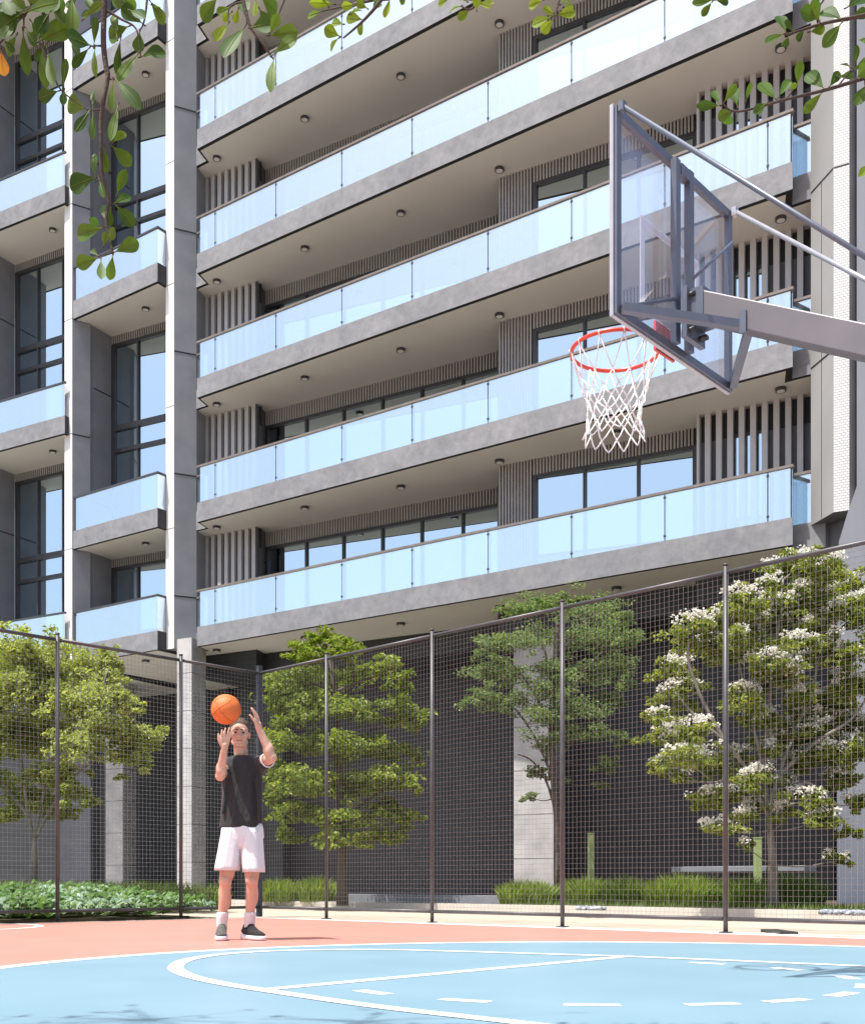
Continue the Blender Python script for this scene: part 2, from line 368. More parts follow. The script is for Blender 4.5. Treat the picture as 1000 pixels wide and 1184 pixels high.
# red court surface
ra, rb, rc = Vector((-2.36,15.12)), Vector((3.60,9.47)), Vector((9.2,4.1))
rl = Vector((-4.93,12.75)); rl2 = ra+(rl-ra)*3.6
struct(flat([ra, rl2, (-7,-6), (9.2,-8), rc, rb], -0.004), 'court_surface', 'court_red')
# blue three-point area
bc, br_ = Vector((1.06,5.38)), 3.487
circ = lambda c, r, n=120, a0=0, a1=2*math.pi: [(c[0]+r*math.cos(a0+(a1-a0)*i/n), c[1]+r*math.sin(a0+(a1-a0)*i/n)) for i in range(n)]
struct(flat(circ(bc, br_, 160), 0.0), 'court_blue_area', 'court_blue')
def ribbon(mb, pts, w, z, closed=False, cap=0):
    pts = [Vector((p[0],p[1])) for p in pts]; n = len(pts); vs = []
    for i, p in enumerate(pts):
        a = pts[(i-1)%n] if closed or i > 0 else p; b = pts[(i+1)%n] if closed or i < n-1 else p
        d = (b-a).normalized(); nn = Vector((-d.y,d.x))*w/2
        vs += [(p.x+nn.x,p.y+nn.y,z),(p.x-nn.x,p.y-nn.y,z)]
    fs = [(2*i,2*i+1,2*((i+1)%n)+1,2*((i+1)%n)) for i in range(n if closed else n-1)]
    mb.add(vs, [f[::-1] for f in fs])
def catmull(P, k=10):
    P = [Vector((p[0],p[1])) for p in P]; out = []
    for i in range(len(P)-1):
        a, b, c, d = P[max(i-1,0)], P[i], P[i+1], P[min(i+2,len(P)-1)]
        for j in range(k):
            t = j/k; out.append(0.5*((2*b)+(c-a)*t+(2*a-5*b+4*c-d)*t*t+(3*b-a-3*c+d)*t**3))
    out.append(P[-1]); return out
lines = MB()
ribbon(lines, circ(bc, br_+0.03, 160), 0.11, 0.0015, True)
key = [gnd(*p) for p in [(612,1184.5),(430,1163.5),(305,1145.3),(262,1138.5),(228,1131.3),(209,1124.5),(203.5,1118.8),(211,1112.2),(228,1107.8),(262,1103.2),(330,1099.3),(430,1098.2),(525,1100.2),(650,1104),(724,1106.2),(860,1111.6),(1000,1117.6)]]
key = [key[0]+(key[0]-key[1])*1.9]+key+[key[-1]+(key[-1]-key[-2])*0.9]
ribbon(lines, catmull(key, 14), 0.085, 0.003)
fa, fb = gnd(305,1144.6), gnd(722,1106.3)
ribbon(lines, [fa+(fb-fa)*0.012, fa+(fb-fa)*0.985], 0.085, 0.0022)
for px, py in [(421,1148.2),(540,1156.6),(684,1161),(822,1161),(920,1158.3),(987,1150.8),(1001,1140.5),(966,1130.3),(901,1121),(820,1113.6)]:
    p = gnd(px, py); a = math.atan2(p.y-5.57, p.x-0.76); r = 1.267
    ribbon(lines, [(0.76+r*math.cos(a+t), 5.57+r*math.sin(a+t)) for t in (-0.085,-0.03,0.03,0.085)], 0.075, 0.0015)
ribbon(lines, circ((-5.25,11.85), 1.1, 60), 0.08, 0.0, True)
ribbon(lines, [ra+(rl2-ra)*t for t in (0,1)], 0.05, -0.0015)
struct(lines, 'court_lines', 'line_white')
m_ = MB(); e = (rb-ra).normalized(); nn = Vector((-e.y, e.x))
m_.add([(*p, -0.002) for p in (ra-e*0.1, rc, rc+Vector((0.9,0.9)), rb+Vector((0.33,0.36)), ra+nn*0.12-e*0.1)], [(0,1,2,3,4)]); struct(m_, 'court_border', 'line_white')
m_ = MB(); ribbon(m_, [gnd(930,1081.6), gnd(1000,1083.4), gnd(1000,1083.4)+(gnd(1000,1083.4)-gnd(930,1081.6))*3], 0.06, 0.001); struct(m_, 'yellow_line', 'line_yellow')
# planting beds and kerb on the right, bed on the left
m_ = MB(); kn = Vector((0.707,0.707))
m_.prism([K0-KD*2.6, K0+KD*11, K0+KD*11+kn*0.14, K0-KD*2.6+kn*0.14], -0.02, 0.118); m_.prism([K0-KD*9, K0-KD*2.61, K0-KD*2.61+kn*0.14, K0-KD*9+kn*0.14], -0.02, 0.112)
struct(m_, 'kerb', 'kerb_stone')
struct(flat([K0-KD*9+kn*0.14, K0+KD*11+kn*0.14, K0+KD*11+kn*9, K0-KD*9+kn*9], 0.10), 'planting_bed', 'soil')
lb0, lb1 = Cn+E2*1.05, Cn+E2*13
m_ = MB(); LN = Vector((-0.724,0.690))
m_.prism([lb0+LN*0.12, lb1+LN*0.12, lb1+LN*11, lb0+LN*11+Vector((1.2,3.2)), lb0+LN*1.2], -0.02, 0.03, 0); struct(m_, 'planting_bed', 'soil')
# pale step along the podium foot
m_ = MB(); a, b = Vector((-2.55,22.3)), Vector((1.35,18.6))
m_.prism([a, b, b+kn*0.5, a+kn*0.5], 0.09, 0.245); struct(m_, 'podium_step', 'pale_step')
# ------------------------------------------------------------------ apartment building
F0 = Vector((-6.21, 30.0)); FA = Vector((0.8181,-0.5750)); FD = Vector((0.5750,0.8181))
Nd = Vector((0.28,0.96))
def F(a, d): return F0+FA*a+FD*d
WD = Vector((0.875,-0.484))
ZB0, FH, TH = 6.70, 3.283, 0.51
zb = lambda k: ZB0+FH*k
zt = lambda k: zb(k)+TH
LA = 15.705
# plan points of the outer wall under the main balconies
zs = zb(1)-0.008
S0, S1, R1 = onz(235.8,620.4,zs), onz(296.7,608.7,zs), onz(306.4,615.8,zs)
Pn0, Hd1, SR0, SR1 = onz(576,538.4,zs), onz(804,494,zs), onz(805.1,479.9,zs), onz(932.4,454.8,zs)
Dp = onz(574,563.5,zs)
DD = (Dp-R1).normalized(); De = Dp+DD*1.2
Pback = Dp+DD*0.02
building = thing('apartment_building', 'grey apartment building with long glass balconies, white fins and dark glazed podium behind the court', 'building', (0.5, 27.0, 0))
def part(mb, name, mats, parent=None, **k): return mb.build(name, mats, parent or building, **k)
Z3 = Vector((0,0,1))
def wallax(a, b):                                  # axes along a plan line: along, inwards, up
    d = (Vector(b)-Vector(a)).normalized(); x = Vector((d.x,d.y,0)); y = Vector((-d.y,d.x,0)); return x, y, Z3

def downlight(parent, x, y, z):
    m_ = MB(); n = 18
    c = [(x+0.105*math.cos(2*math.pi*i/n), y+0.105*math.sin(2*math.pi*i/n)) for i in range(n)]
    m_.prism(c, z-0.062, z-0.001, 0)
    c = [(x+0.078*math.cos(2*math.pi*i/n), y+0.078*math.sin(2*math.pi*i/n)) for i in range(n)]
    m_.prism(c, z-0.066, z-0.0625, 1)
    part(m_, 'downlight', ['frame_metal','lamp_lens'], parent)
def pane(parent, a, b, z0, z1, t=0.014, mat='balustrade_glass', name='glass_pane'):
    a, b = Vector(a), Vector(b); x, y, z = wallax(a, b); L = (b-a).length
    m_ = MB(); m_.box(V3((a+b)/2, (z0+z1)/2), (L, t, z1-z0), (x,y,z)); return part(m_, name, mat, parent)

joints = [0.648, 2.79, 4.92, 7.0, 9.05, 11.10, 13.17, 15.23]
lights = [(0.19,.53),(3.16,.69),(6.05,.87),(8.86,.81),(11.74,.83),(15.24,.75)]
def main_balcony(k):
    b0, t0 = zb(k), zt(k)
    m_ = MB()
    nd = .52; E0_, E1_ = F(0,0)+Nd*nd, F(LA,0)+Nd*nd
    poly = [F(0,0), F(LA,0), E1_, E1_+FA*.62, F(LA+1.0,6.2), F(-1.4,6.2), E0_-FA*.62, E0_]
    m_.prism(poly, b0, t0, 0, bot=1)
    bal = part(m_, 'balcony', ['fascia_concrete','black_gap'])
    m_ = MB()
    sp = [F(.03,.10), F(LA-.16,.10), E1_+FA*-.14+Nd*.10, E1_+FA*.55+Nd*.10, F(LA+.9,6.1), F(-1.3,6.1), E0_-FA*.55+Nd*.09, E0_+FA*.06+Nd*.09]
    m_.prism(sp, b0-.010, b0-.001); part(m_, 'soffit', 'soffit_paint', bal)
    # handrail with its return at both ends
    m_ = MB(); zr = t0+.955
    m_.bar(V3(F(-.02,.035),zr), V3(F(LA+.01,.035),zr), .075, .05)
    m_.bar(V3(F(LA-.03,.074),zr-.001), V3(E1_+FA*-.03+FD*.07,zr-.001), .06, .05)
    m_.bar(V3(E1_+FA*.004+FD*.035,zr-.002), V3(E1_+FA*.40+FD*.035,zr-.002), .075, .05)
    m_.bar(V3(F(.03,.075),zr-.003), V3(E0_+FA*.03+FD*.07,zr-.003), .06, .05)
    m_.bar(V3(E0_+FA*-.003+FD*.035,zr-.006), V3(E0_-FA*.6+FD*.035,zr-.006), .07, .05)
    part(m_, 'handrail', 'bronze_rail', bal)
    ed = [0.09]+joints+[LA-.04]
    for i in range(len(ed)-1):
        g0 = .012 if i else 0
        pane(bal, F(ed[i]+g0,.035), F(ed[i+1]-.012,.035), t0-.03, t0+.930)
    for j in joints:
        m_ = MB(); x, y, z = wallax(F(0,0), F(1,0))
        m_.box(V3(F(j,.075), t0+.465), (.026,.05,.93), (x,y,z))
        m_.box(V3(F(j,.035), t0+.86), (.05,.03,.04), (x,y,z)); m_.box(V3(F(j,.035), t0+.10), (.05,.03,.04), (x,y,z))
        part(m_, 'post', 'frame_metal', bal)
    pane(bal, F(LA-.03,.07), E1_+FA*-.03+FD*.01, t0-.03, t0+.930)
    pane(bal, E1_+FA*.01+FD*.035, E1_+FA*.40+FD*.035, t0-.03, t0+.928)
    pane(bal, E0_+FD*.035, E0_-FA*.6+FD*.035, t0-.03, t0+.925)
    for a, d in lights:
        p = F(a,d); downlight(bal, p.x, p.y, b0-.010)
    return bal
for k in range(6): main_balcony(k)

def slat_screen(A, B, z0, z1, pitch, w, first, win=None):
    ax = wallax(A,B); L = (B-A).length; d = Vector((ax[0].x,ax[0].y)); inn = Vector((ax[1].x,ax[1].y))
    m_ = MB()
    c = (A+B)/2+inn*.20
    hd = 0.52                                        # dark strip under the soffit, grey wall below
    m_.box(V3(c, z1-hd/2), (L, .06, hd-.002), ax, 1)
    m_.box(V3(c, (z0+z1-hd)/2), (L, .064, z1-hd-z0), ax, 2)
    s = first
    while s+w <= L:
        m_.box(V3(A+d*(s+w/2)+inn*.055, (z0+z1)/2), (w, .11, z1-z0-.004), ax, 0); s += pitch
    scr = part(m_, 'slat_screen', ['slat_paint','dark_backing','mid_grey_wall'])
    if win:
        a, b = win
        m_ = MB(); zc0, zc1 = z0+.05, z1-.55
        for s0 in (a, b): m_.box(V3(A+d*s0+inn*.150, (zc0+zc1)/2), (.05,.04,zc1-zc0), ax)
        m_.box(V3(A+d*(a+b)/2+inn*.150, zc1+.03), (b-a+.05,.04,.06), ax)
        f_ = part(m_, 'window', 'frame_metal', scr)
        m_ = MB(); m_.box(V3(A+d*(a+b)/2+inn*.158, (zc0+zc1)/2), (b-a-.05,.012,zc1-zc0), ax); part(m_, 'pane', 'window_glass', scr)
    return scr
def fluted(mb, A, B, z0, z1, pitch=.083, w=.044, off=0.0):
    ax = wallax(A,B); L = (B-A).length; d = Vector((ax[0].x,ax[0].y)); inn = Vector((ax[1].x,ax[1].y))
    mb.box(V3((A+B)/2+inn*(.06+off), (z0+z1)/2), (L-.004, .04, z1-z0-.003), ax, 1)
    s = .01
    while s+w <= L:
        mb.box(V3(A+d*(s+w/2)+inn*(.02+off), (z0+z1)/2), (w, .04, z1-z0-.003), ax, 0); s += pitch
def window(A, B, z0, z1, mull, head=.08, edge=.07, off=0.03, bars=(), tb=.05, room=True):
    # frame with head, jambs, mullions (distances along A-B) and cross bars (heights); one pane per bay
    ax = wallax(A,B); L = (B-A).length; d = Vector((ax[0].x,ax[0].y)); inn = Vector((ax[1].x,ax[1].y))
    m_ = MB()
    m_.box(V3((A+B)/2+inn*off, z1-head/2), (L, .09, head), ax)
    for s in (edge/2, L-edge/2): m_.box(V3(A+d*s+inn*off, (z0+z1-head)/2), (edge, .086, z1-head-z0), ax)
    for s in mull: m_.box(V3(A+d*s+inn*(off-.004), (z0+z1-head)/2), (.055, .08, z1-head-z0), ax)
    for zz, hh in bars: m_.box(V3((A+B)/2+inn*(off-.012), zz), (L-2*edge, .085, hh), ax)
    w = part(m_, 'window', 'frame_metal')
    ed = [edge]+list(mull)+[L-edge]; zc = [z0]+sorted(b[0] for b in bars)+[z1-head]
    for i in range(len(ed)-1):
        m_ = MB()
        tilt = R.uniform(-.004,.004); xx = (ax[0]+ax[1]*tilt).normalized(); yy = Z3.cross(xx)
        m_.box(V3(A+d*(ed[i]+ed[i+1])/2+inn*(off+.02), (z0+z1-head)/2), (ed[i+1]-ed[i], .014, z1-head-z0), (xx,yy,Z3))
        part(m_, 'pane', 'window_glass', w)
    return w
def wall(poly, z0, z1, mat, name='wall'): m_ = MB(); m_.prism(poly, z0, z1); return part(m_, name, mat)

dl = lambda px: cut(R1, DD, px)
pl = lambda px: cut(Pn0, (Hd1-Pn0).normalized(), px)
WP = (Hd1-Pn0).normalized()
ND = Vector((-DD.y,DD.x)); NW = Vector((-WP.y,WP.x))
for k in range(6):
    z0, z1 = zt(k), zb(k+1)-.010
    # left slatted screen, its dark side walls, then the deep glazed recess
    slat_screen(S0, S1, z0, z1, .233, .118, .02)
    wall([F(-.72,.62), S0-Nd*.0+Vector((-.004,.0)), S0+Vector((-.25,.2)), F(-.95,.62)], z0, z1, 'mid_grey_wall')
    wall([S1+Vector((.004,-.002)), R1+Vector((.004,0)), R1+Vector((-.2,.12)), S1+Vector((-.12,.32))], z0, z1, 'mid_grey_wall')
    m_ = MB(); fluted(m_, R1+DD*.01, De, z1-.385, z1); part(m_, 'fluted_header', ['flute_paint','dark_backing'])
    window(R1+DD*.01, De, z0, z1-.388, [dl(p)-.01 for p in (353,396,441,486.5,534)]+[7.27], off=.06)
    # fluted pier and header, wide window, right slatted screen
    Pe = Pn0+WP*pl(615.5)
    m_ = MB(); fluted(m_, Pn0, Pe, z0, z1, .0765, .042)
    m_.prism([Pn0+NW*.085, Pn0+NW*.085+WP*.4, Pback+DD*.5, Pback], z0, z1, 2)
    part(m_, 'fluted_pier', ['flute_paint','dark_backing','mid_grey_wall'])
    m_ = MB(); fluted(m_, Pe+WP*.003, Hd1, z1-.36, z1, .0765, .042); part(m_, 'fluted_header', ['flute_paint','dark_backing'])
    window(Pe+WP*.003, Hd1+WP*.02, z0, z1-.363, [pl(674.8)-pl(615.5), pl(737)-pl(615.5)], off=.05, edge=.09)
    slat_screen(SR0, SR1+WP*.05, z0, z1, .2265, .112, .165, win=(.60,1.38))
    m_ = MB(); ax = wallax(SR0,SR1)
    m_.prism([SR0+Vector((-.003,0)), SR0+Vector((.045,-.025)), SR0+Vector((.12,.1)), Hd1+WP*.12+NW*.3, Hd1+WP*.021], z0, z1, 0); part(m_, 'wall', ['slat_paint'])
    wall([De-DD*.02, De+WP*.5+NW*.2, De+WP*.5+NW*.4, De+ND*.35], z0, z1, 'dark_backing')

# tapering fins between the bays: white front, grey flanks
def fin(aR, aL, d, z0, z1, gz, wz, backR=(.31,.52), white='white_render', side='grey_render'):
    A0, A1 = F(aL,d), F(aR,d); B1 = F(aR+backR[0], d+backR[1]); B0 = F(aL-.3, d+.5)
    bk1, bk0 = B1+Vector((.3,.95))*4.5, B0+Vector((.3,.95))*4.5
    m_ = MB(); m_.prism([A0,A1,B1,bk1,bk0,B0], z0, z1, 1, sides=[0,1,1,1,1,1], bot=1)
    for z in gz:
        p, q = A1, B1; dd = (q-p).normalized(); nn = Vector((dd.y,-dd.x))
        x, y, zz = wallax(p,q); m_.box(V3((p+q)/2+nn*.001, z), ((q-p).length-.004, .012, .035), (x,y,zz), 2)
    for z in wz:
        x, y, zz = wallax(A0,A1); m_.box(V3((A0+A1)/2, z), ((A1-A0).length-.01, .008, .016), (x,y,zz), 3)
    part(m_, 'fin', [white, side, 'black_gap', 'mid_grey_wall'])
    return B1
ZT = zb(6)+3.0
fin(-.86, -1.18, -.02, 6.75, ZT, [zt(k)+.95 for k in range(6)], [zb(k) for k in range(1,6)])
fin(-4.715, -5.06, -.35, 6.70, ZT, [zb(k) for k in range(1,7)], [zb(k)+.02 for k in range(1,7)], backR=(.20,.47))
# first bay left of the main balconies
FC = F(-4.515, .12)
zk3 = zb(3)-.008
V2, W2 = onz(129,389,zk3), onz(189.1,371.7,zk3); V1 = V2-Vector((0.484,0.875))*.69
WB = (W2-V2).normalized(); NB = Vector((-WB.y,WB.x)); W3 = V2+WB*2.35
m_ = MB(); m_.prism([V1, V2, V2+Vector((-.35,.2)), V1+Vector((-.4,.1))], 6.3, ZT, 0)
for k in range(0,6):
    x, y, zz = wallax(V1,V2); m_.box(V3((V1+V2)/2, zt(k)+.98), ((V2-V1).length-.01, .012, .035), (x,y,zz), 1)
part(m_, 'wall', ['grey_render','black_gap'])
BC0, BC1 = F(-4.70,-.33), F(-1.155,-.33)
bay1 = [0,1,3,5]
def bay_glazing(A, B, z0, z1, mull, mids):
    m_ = MB(); fluted(m_, A, B, z1-.24, z1, .085, .036); part(m_, 'fluted_header', ['flute_paint','dark_backing'])
    bars = []
    for k in mids: bars += [(zt(k)+.03,.16), (zb(k)-.13,.11)]
    w = window(A, B, z0, z1-.243, mull, head=.09, edge=.12, off=.05, bars=bars)
    for k in mids:                                  # white strips imitating the flutes' reflection in the middle-floor glass
        m_ = MB(); ax = wallax(A,B); d = Vector((ax[0].x,ax[0].y)); inn = Vector((ax[1].x,ax[1].y)); L = (B-A).length
        s = .16
        while s < L-.16:
            m_.box(V3(A+d*s+inn*.105, (zb(k)+zt(k))/2-.05), (.016,.03,.46), ax); s += .085
        part(m_, 'reflection_strips', 'white_render', w)
def bay_balcony(P, Q, k, dIn, back, endglass=True, lx=.55, zglass=True):
    # P-Q front line (left to right), dIn unit inward; slab reaches back
    b0, t0 = zb(k), zt(k); P, Q = Vector(P), Vector(Q); d = (Q-P).normalized()
    m_ = MB(); m_.prism([P, Q, Q+dIn*back, P+dIn*back], b0, t0, 0, sides=[0,2,0,0], bot=1)
    bal = part(m_, 'balcony', ['fascia_concrete','black_gap','podium_cladding_plain'])
    m_ = MB(); m_.prism([P+d*.05+dIn*.09, Q-d*.09+dIn*.09, Q-d*.09+dIn*(back-.1), P+d*.05+dIn*(back-.1)], b0-.010, b0-.001)
    part(m_, 'soffit', 'soffit_paint', bal)
    zr = t0+.955; m_ = MB()
    m_.bar(V3(P+dIn*.035,zr), V3(Q+dIn*.035,zr), .06, .05)
    if endglass: m_.bar(V3(Q-d*.035+dIn*.067,zr), V3(Q-d*.035+dIn*1.0,zr), .06, .05)
    part(m_, 'handrail', 'frame_metal', bal)
    mid = P+d*(Q-P).length*.97
    pane(bal, P+d*.09+dIn*.035, Q-d*.045+dIn*.035, t0-.02, t0+.930)
    if endglass: pane(bal, Q-d*.035+dIn*.03, Q-d*.035+dIn*1.0, t0-.02, t0+.930)
    m_ = MB(); x, y, zz = wallax(P,Q); m_.box(V3(P+d*.045+dIn*.06, t0+.465), (.04,.05,.93), (x,y,zz)); part(m_, 'post', 'frame_metal', bal)
    p = P+d*(Q-P).length*lx+dIn*.75; downlight(bal, p.x, p.y, b0-.010)
    return bal
for k in bay1:
    bay_balcony(BC0, BC1, k, FD, 7.6, lx=.62)
mm = cut(V2, WB, 159.0)
bay_glazing(V2, W3, zt(0), zb(1)-.01, [mm], [])
bay_glazing(V2, W3, zt(1), zb(3)-.01, [mm], [2])
bay_glazing(V2, W3, zt(3), zb(5)-.01, [mm], [4])
bay_glazing(V2, W3, zt(5), ZT, [mm], [6])
# far left bay
z4 = zb(4)-.008
U0, U1 = onz(17.5,306.3,z4), onz(73,286,z4)
WU = (U1-U0).normalized(); U2 = U0+WU*2.25
Qr = Vector((-10.46,32.37)); Ql = Qr-WD*6.5; NU = Vector((0.484,0.875))
for k in (0,2,4,6):
    bay_balcony(Ql, Qr, k, NU, 8.2, endglass=False, lx=.80)
m0, m1 = cut(U0, WU, 43.5), cut(U0, WU, 72.5)
bay_glazing(U0, U2, zt(0), zb(2)-.01, [m0, m1], [1])
bay_glazing(U0, U2, zt(2), zb(4)-.01, [m0, m1], [3])
bay_glazing(U0, U2, zt(4), zb(6)-.01, [m0, m1], [5])
L0 = U0-Vector((.484,.875))*.75; L1 = L0-Vector((.31,.39))
m_ = MB(); m_.prism([L1, L0, U0, U0+Vector((-.4,.4)), L0+Vector((-1.6,1.0)), L1+Vector((-1.5,.75))], 6.3, ZT, 0)
for k in range(0,6):
    x, y, zz = wallax(L0,U0); m_.box(V3((L0+U0)/2, zb(k)+1.35), ((U0-L0).length-.01, .012, .035), (x,y,zz), 1)
part(m_, 'wall', ['grey_render','black_gap'])
# right pier with chamfered flank and white tiled front
C0, C1, C2 = onz(937,607.5,7.15), onz(963.3,592.3,7.15), onz(981.4,589.6,7.15)
m_ = MB()
m_.prism([C0, C1, C2, C2+FD*.5+FA*.04, C2+FD*4+FA*.1, C0+FD*4, C0+FD*.7-FA*.1], 7.15, ZT, 0, sides=[0,1,2,2,0,0,0], bot=3)
for k in range(1,6):
    p, q = C0, C1; x, y, zz = wallax(p,q); m_.box(V3((p+q)/2, zb(k)+.1), ((q-p).length-.01, .012, .03), (x,y,zz), 4)
    p, q = C1, C2; x, y, zz = wallax(p,q); m_.box(V3((p+q)/2, zb(k)+.1), ((q-p).length-.01, .012, .022), (x,y,zz), 4)
p, q = C0+(C1-C0)*.48, C0+(C1-C0)*.50; x, y, zz = wallax(p,q); m_.box(V3(p, (zb(2)+.08+7.17)/2), (.012,.008,zb(2)+.08-7.17), (x,y,zz), 4)
part(m_, 'pier', ['light_render','white_tile','grey_render','mid_grey_wall','black_gap'])
# soffit slab between pier and leaning side wall
m_ = MB(); m_.prism([C0+FD*.3, C2+FD*.35, C2+FD*4+FA*1.2, C0+FD*4], 6.72, 7.145, 0); part(m_, 'soffit', 'mid_grey_wall')
# leaning side wall at the right edge
E0 = atY(990,560,20.2); E0 = Vector((E0.x,E0.y)); T0 = lambda t: E0+FD*t
prof = [(0,ZT),(0,7.51),(-.62,6.85),(-1.13,6.24),(-1.24,5.0),(-1.24,0.0),(7,0.0),(7,ZT)]
m_ = MB(); th = FD*1.0-FA*.16; n = len(prof)
vs = [(*T0(t),z) for t, z in prof]+[(*(T0(t)+th),z) for t, z in prof]
fs = [tuple(range(n)), tuple(range(2*n-1,n-1,-1))]+[(i, n+i, n+(i+1)%n, (i+1)%n) for i in range(n)]
m_.add(vs, fs); part(m_, 'side_wall', 'side_wall_render')
for k in range(0,6):                                # narrow windows in the slot beside the pier
    a, b = T0(1.0)-FA*.36, T0(1.0)-FA*.13
    m_ = MB(); ax = wallax(a,b); m_.box(V3((a+b)/2, zt(k)+.30), ((b-a).length,.5,.72), ax); part(m_, 'spandrel', 'frame_metal')
    pane(None, a+FD*.1, b+FD*.1, zt(k)+.66, zb(k+1)+.3, mat='window_glass', name='window')
# podium: dark cladding following the walls above, columns, wall under the left bays
m_ = MB()
pod = [F(-.95,.62), S0, S1, R1, Dp+DD*.02, Pn0, Hd1, SR0, SR1+WP*.6, SR1+WP*.6+Vector((2.5,3)), SR1+WP*.6+Vector((2.6,3.6)), De+ND*3, S0+Vector((.5,4)), F(-1.2,4)]
m_.prism(pod, ZB0-.60, ZB0-.012); part(m_, 'podium_beam', 'podium_cladding')
pin = [q_+Nd*1.75 for q_ in (F(-.7,.7), S0, S1, R1, Dp+DD*.02, Pn0, Hd1, SR0, SR1+WP*.6)]
m_ = MB(); m_.prism(pin+[pin[-1]+Nd*3+WP, De+ND*6, pin[0]+Nd*3], 0.0, ZB0-.61); part(m_, 'podium_wall', 'podium_cladding')
m_ = MB()
q0, q1 = V2+NB*4.0-WB*17, W3+NB*4.0+WB*.7
m_.prism([q0, V2+NB*4.0, q1, q1+NB*1.2, q0+NB*1.2], 0.0, ZB0-.012); part(m_, 'podium_wall', 'podium_cladding')
def column(A, w, dpt, z1, din=Nd):
    d = WD; m_ = MB(); m_.prism([A, A+d*w, A+d*w+din*dpt, A+din*dpt], 0.0, z1, 0); part(m_, 'column', 'column_concrete')
ca = atY(205,735,30.2); column(Vector((ca.x,ca.y)), .50, .80, 6.93)
ca = F(8.91,1.35); column(ca, .98, .9, ZB0-.012)
ca = atY(122.5,900,35.6); column(Vector((ca.x,ca.y)), .72, .8, ZB0-.012)
ca = atY(70,900,36.8); m_ = MB(); ca = Vector((ca.x,ca.y)); m_.prism([ca, ca+WD*1.35, ca+WD*1.35+Nd*.5, ca+Nd*.5], 0, ZB0-.012); part(m_, 'column', 'mid_grey_wall')  # concrete column in a darker grey: its shade is painted in
# upper wall mass behind everything and roof edge
m_ = MB()
m_.prism([F(-16,9.5), F(-16,8), F(-5,8), F(18,6.4), F(18,12), F(-8,14)], 0, ZT); part(m_, 'wall', 'grey_render')
m_ = MB(); m_.prism([F(-16,2), F(-5,2), F(-4.8,.2), F(LA+1,.3), F(18,12), F(-8,14)], ZT+.01, ZT+.6); part(m_, 'roof', 'fascia_concrete')
# ------------------------------------------------------------------ wire fence round the court
FT, FB = 3.36, 0.13
def fence_run(name, label, P, D, posts, end, skip_first, navy=False):
    f_ = thing(name, label, 'fence', (P.x, P.y, 0))
    def post(t, w=.044, mat='fence_metal'):
        p = P+D*t; m_ = MB(); x = Vector((D.x,D.y,0)); y = Vector((-D.y,D.x,0))
        m_.tube([V3(p,.005), V3(p,FT+.04)], w/2, 12); m_.tube([V3(p,FT+.036), V3(p,FT+.05)], w/2+.004, 12)
        m_.box(V3(p,.006), (w+.05,w+.05,.010), (x,y,Z3))
        m_.build('post', mat, f_)
    for t in posts: post(t)
    ts = [0]+list(posts)+[end]
    for i in range(len(ts)-1):
        a, b = ts[i]+.03, ts[i+1]-.03
        for z, nm in ((FT-.028,'top_rail'),(FB,'bottom_rail')):
            m_ = MB(); m_.tube([V3(P+D*a,z), V3(P+D*b,z)], .021, 10); m_.build(nm, 'fence_metal', f_)
        m_ = MB(); r = .0015
        n = max(1, int(round((b-a)/.0535)))
        for j in range(n+1):
            q = P+D*(a+(b-a)*j/n); m_.tube([V3(q,FB), V3(q,FT-.03)], r, 3, cap=False)
        nh = int(round((FT-FB)/.0535))
        nn = Vector((-D.y,D.x))*.004
        for j in range(1, nh):
            z = FB+(FT-.03-FB)*j/nh
            m_.tube([V3(P+D*a+nn,z), V3(P+D*b+nn,z)], r, 3, cap=False)
        m_.build('wire_mesh', 'fence_wire', f_)
    return f_
pr = [cut(Cn, E1, px) for px in (377.5,499.5,650,838.5)]
pr += [pr[-1]+1.87*i for i in (1,2)]
fr = fence_run('wire_fence', 'dark wire mesh fence running right from the corner post, in front of the flowering tree', Cn, E1, pr, pr[-1]+1.87, True)
plft = [cut(Cn, E2, px) for px in (209.5,67)]
plft += [plft[-1]+1.66, plft[-1]+3.32]
fl = fence_run('wire_fence', 'dark wire mesh fence running left from the corner post along the leafy bed', Cn, E2, plft, plft[-1]+1.66, True)
m_ = MB(); m_.box(V3(Cn,FT/2+.03), (.062,.062,FT+.06), (V3(E1,0),V3((-E1.y,E1.x),0),Z3)); m_.box(V3(Cn,FT+.067), (.07,.07,.014), (V3(E1,0),V3((-E1.y,E1.x),0),Z3)); cp = m_.build('corner_post', 'fence_navy', fr)
# drain grate beside the court
dp = gnd(900,1078.2); m_ = MB(); ex = Vector((E1.x,E1.y,0)); ey = Vector((-E1.y,E1.x,0))
Xd = Vector((1,0,0)); Yd = Vector((0,1,0))
m_.box(V3(dp,.004), (.155,.62,.020), (Xd,Yd,Z3), 1)
for sx_ in (-1,1): m_.box(V3(dp+Vector((sx_*.075,0)),.009), (.012,.62,.022), (Xd,Yd,Z3), 0)
for i in range(16): m_.box(V3(dp+Vector((0,-.30+i*.04)),.0095), (.14,.014,.021), (Xd,Yd,Z3), 0)
tag(m_.build('drain_grate', ['drain_iron','bolt_black'], loc=V3(dp,0)), 'small dark drain grate on the pale border right of the tall fence post', 'drain')
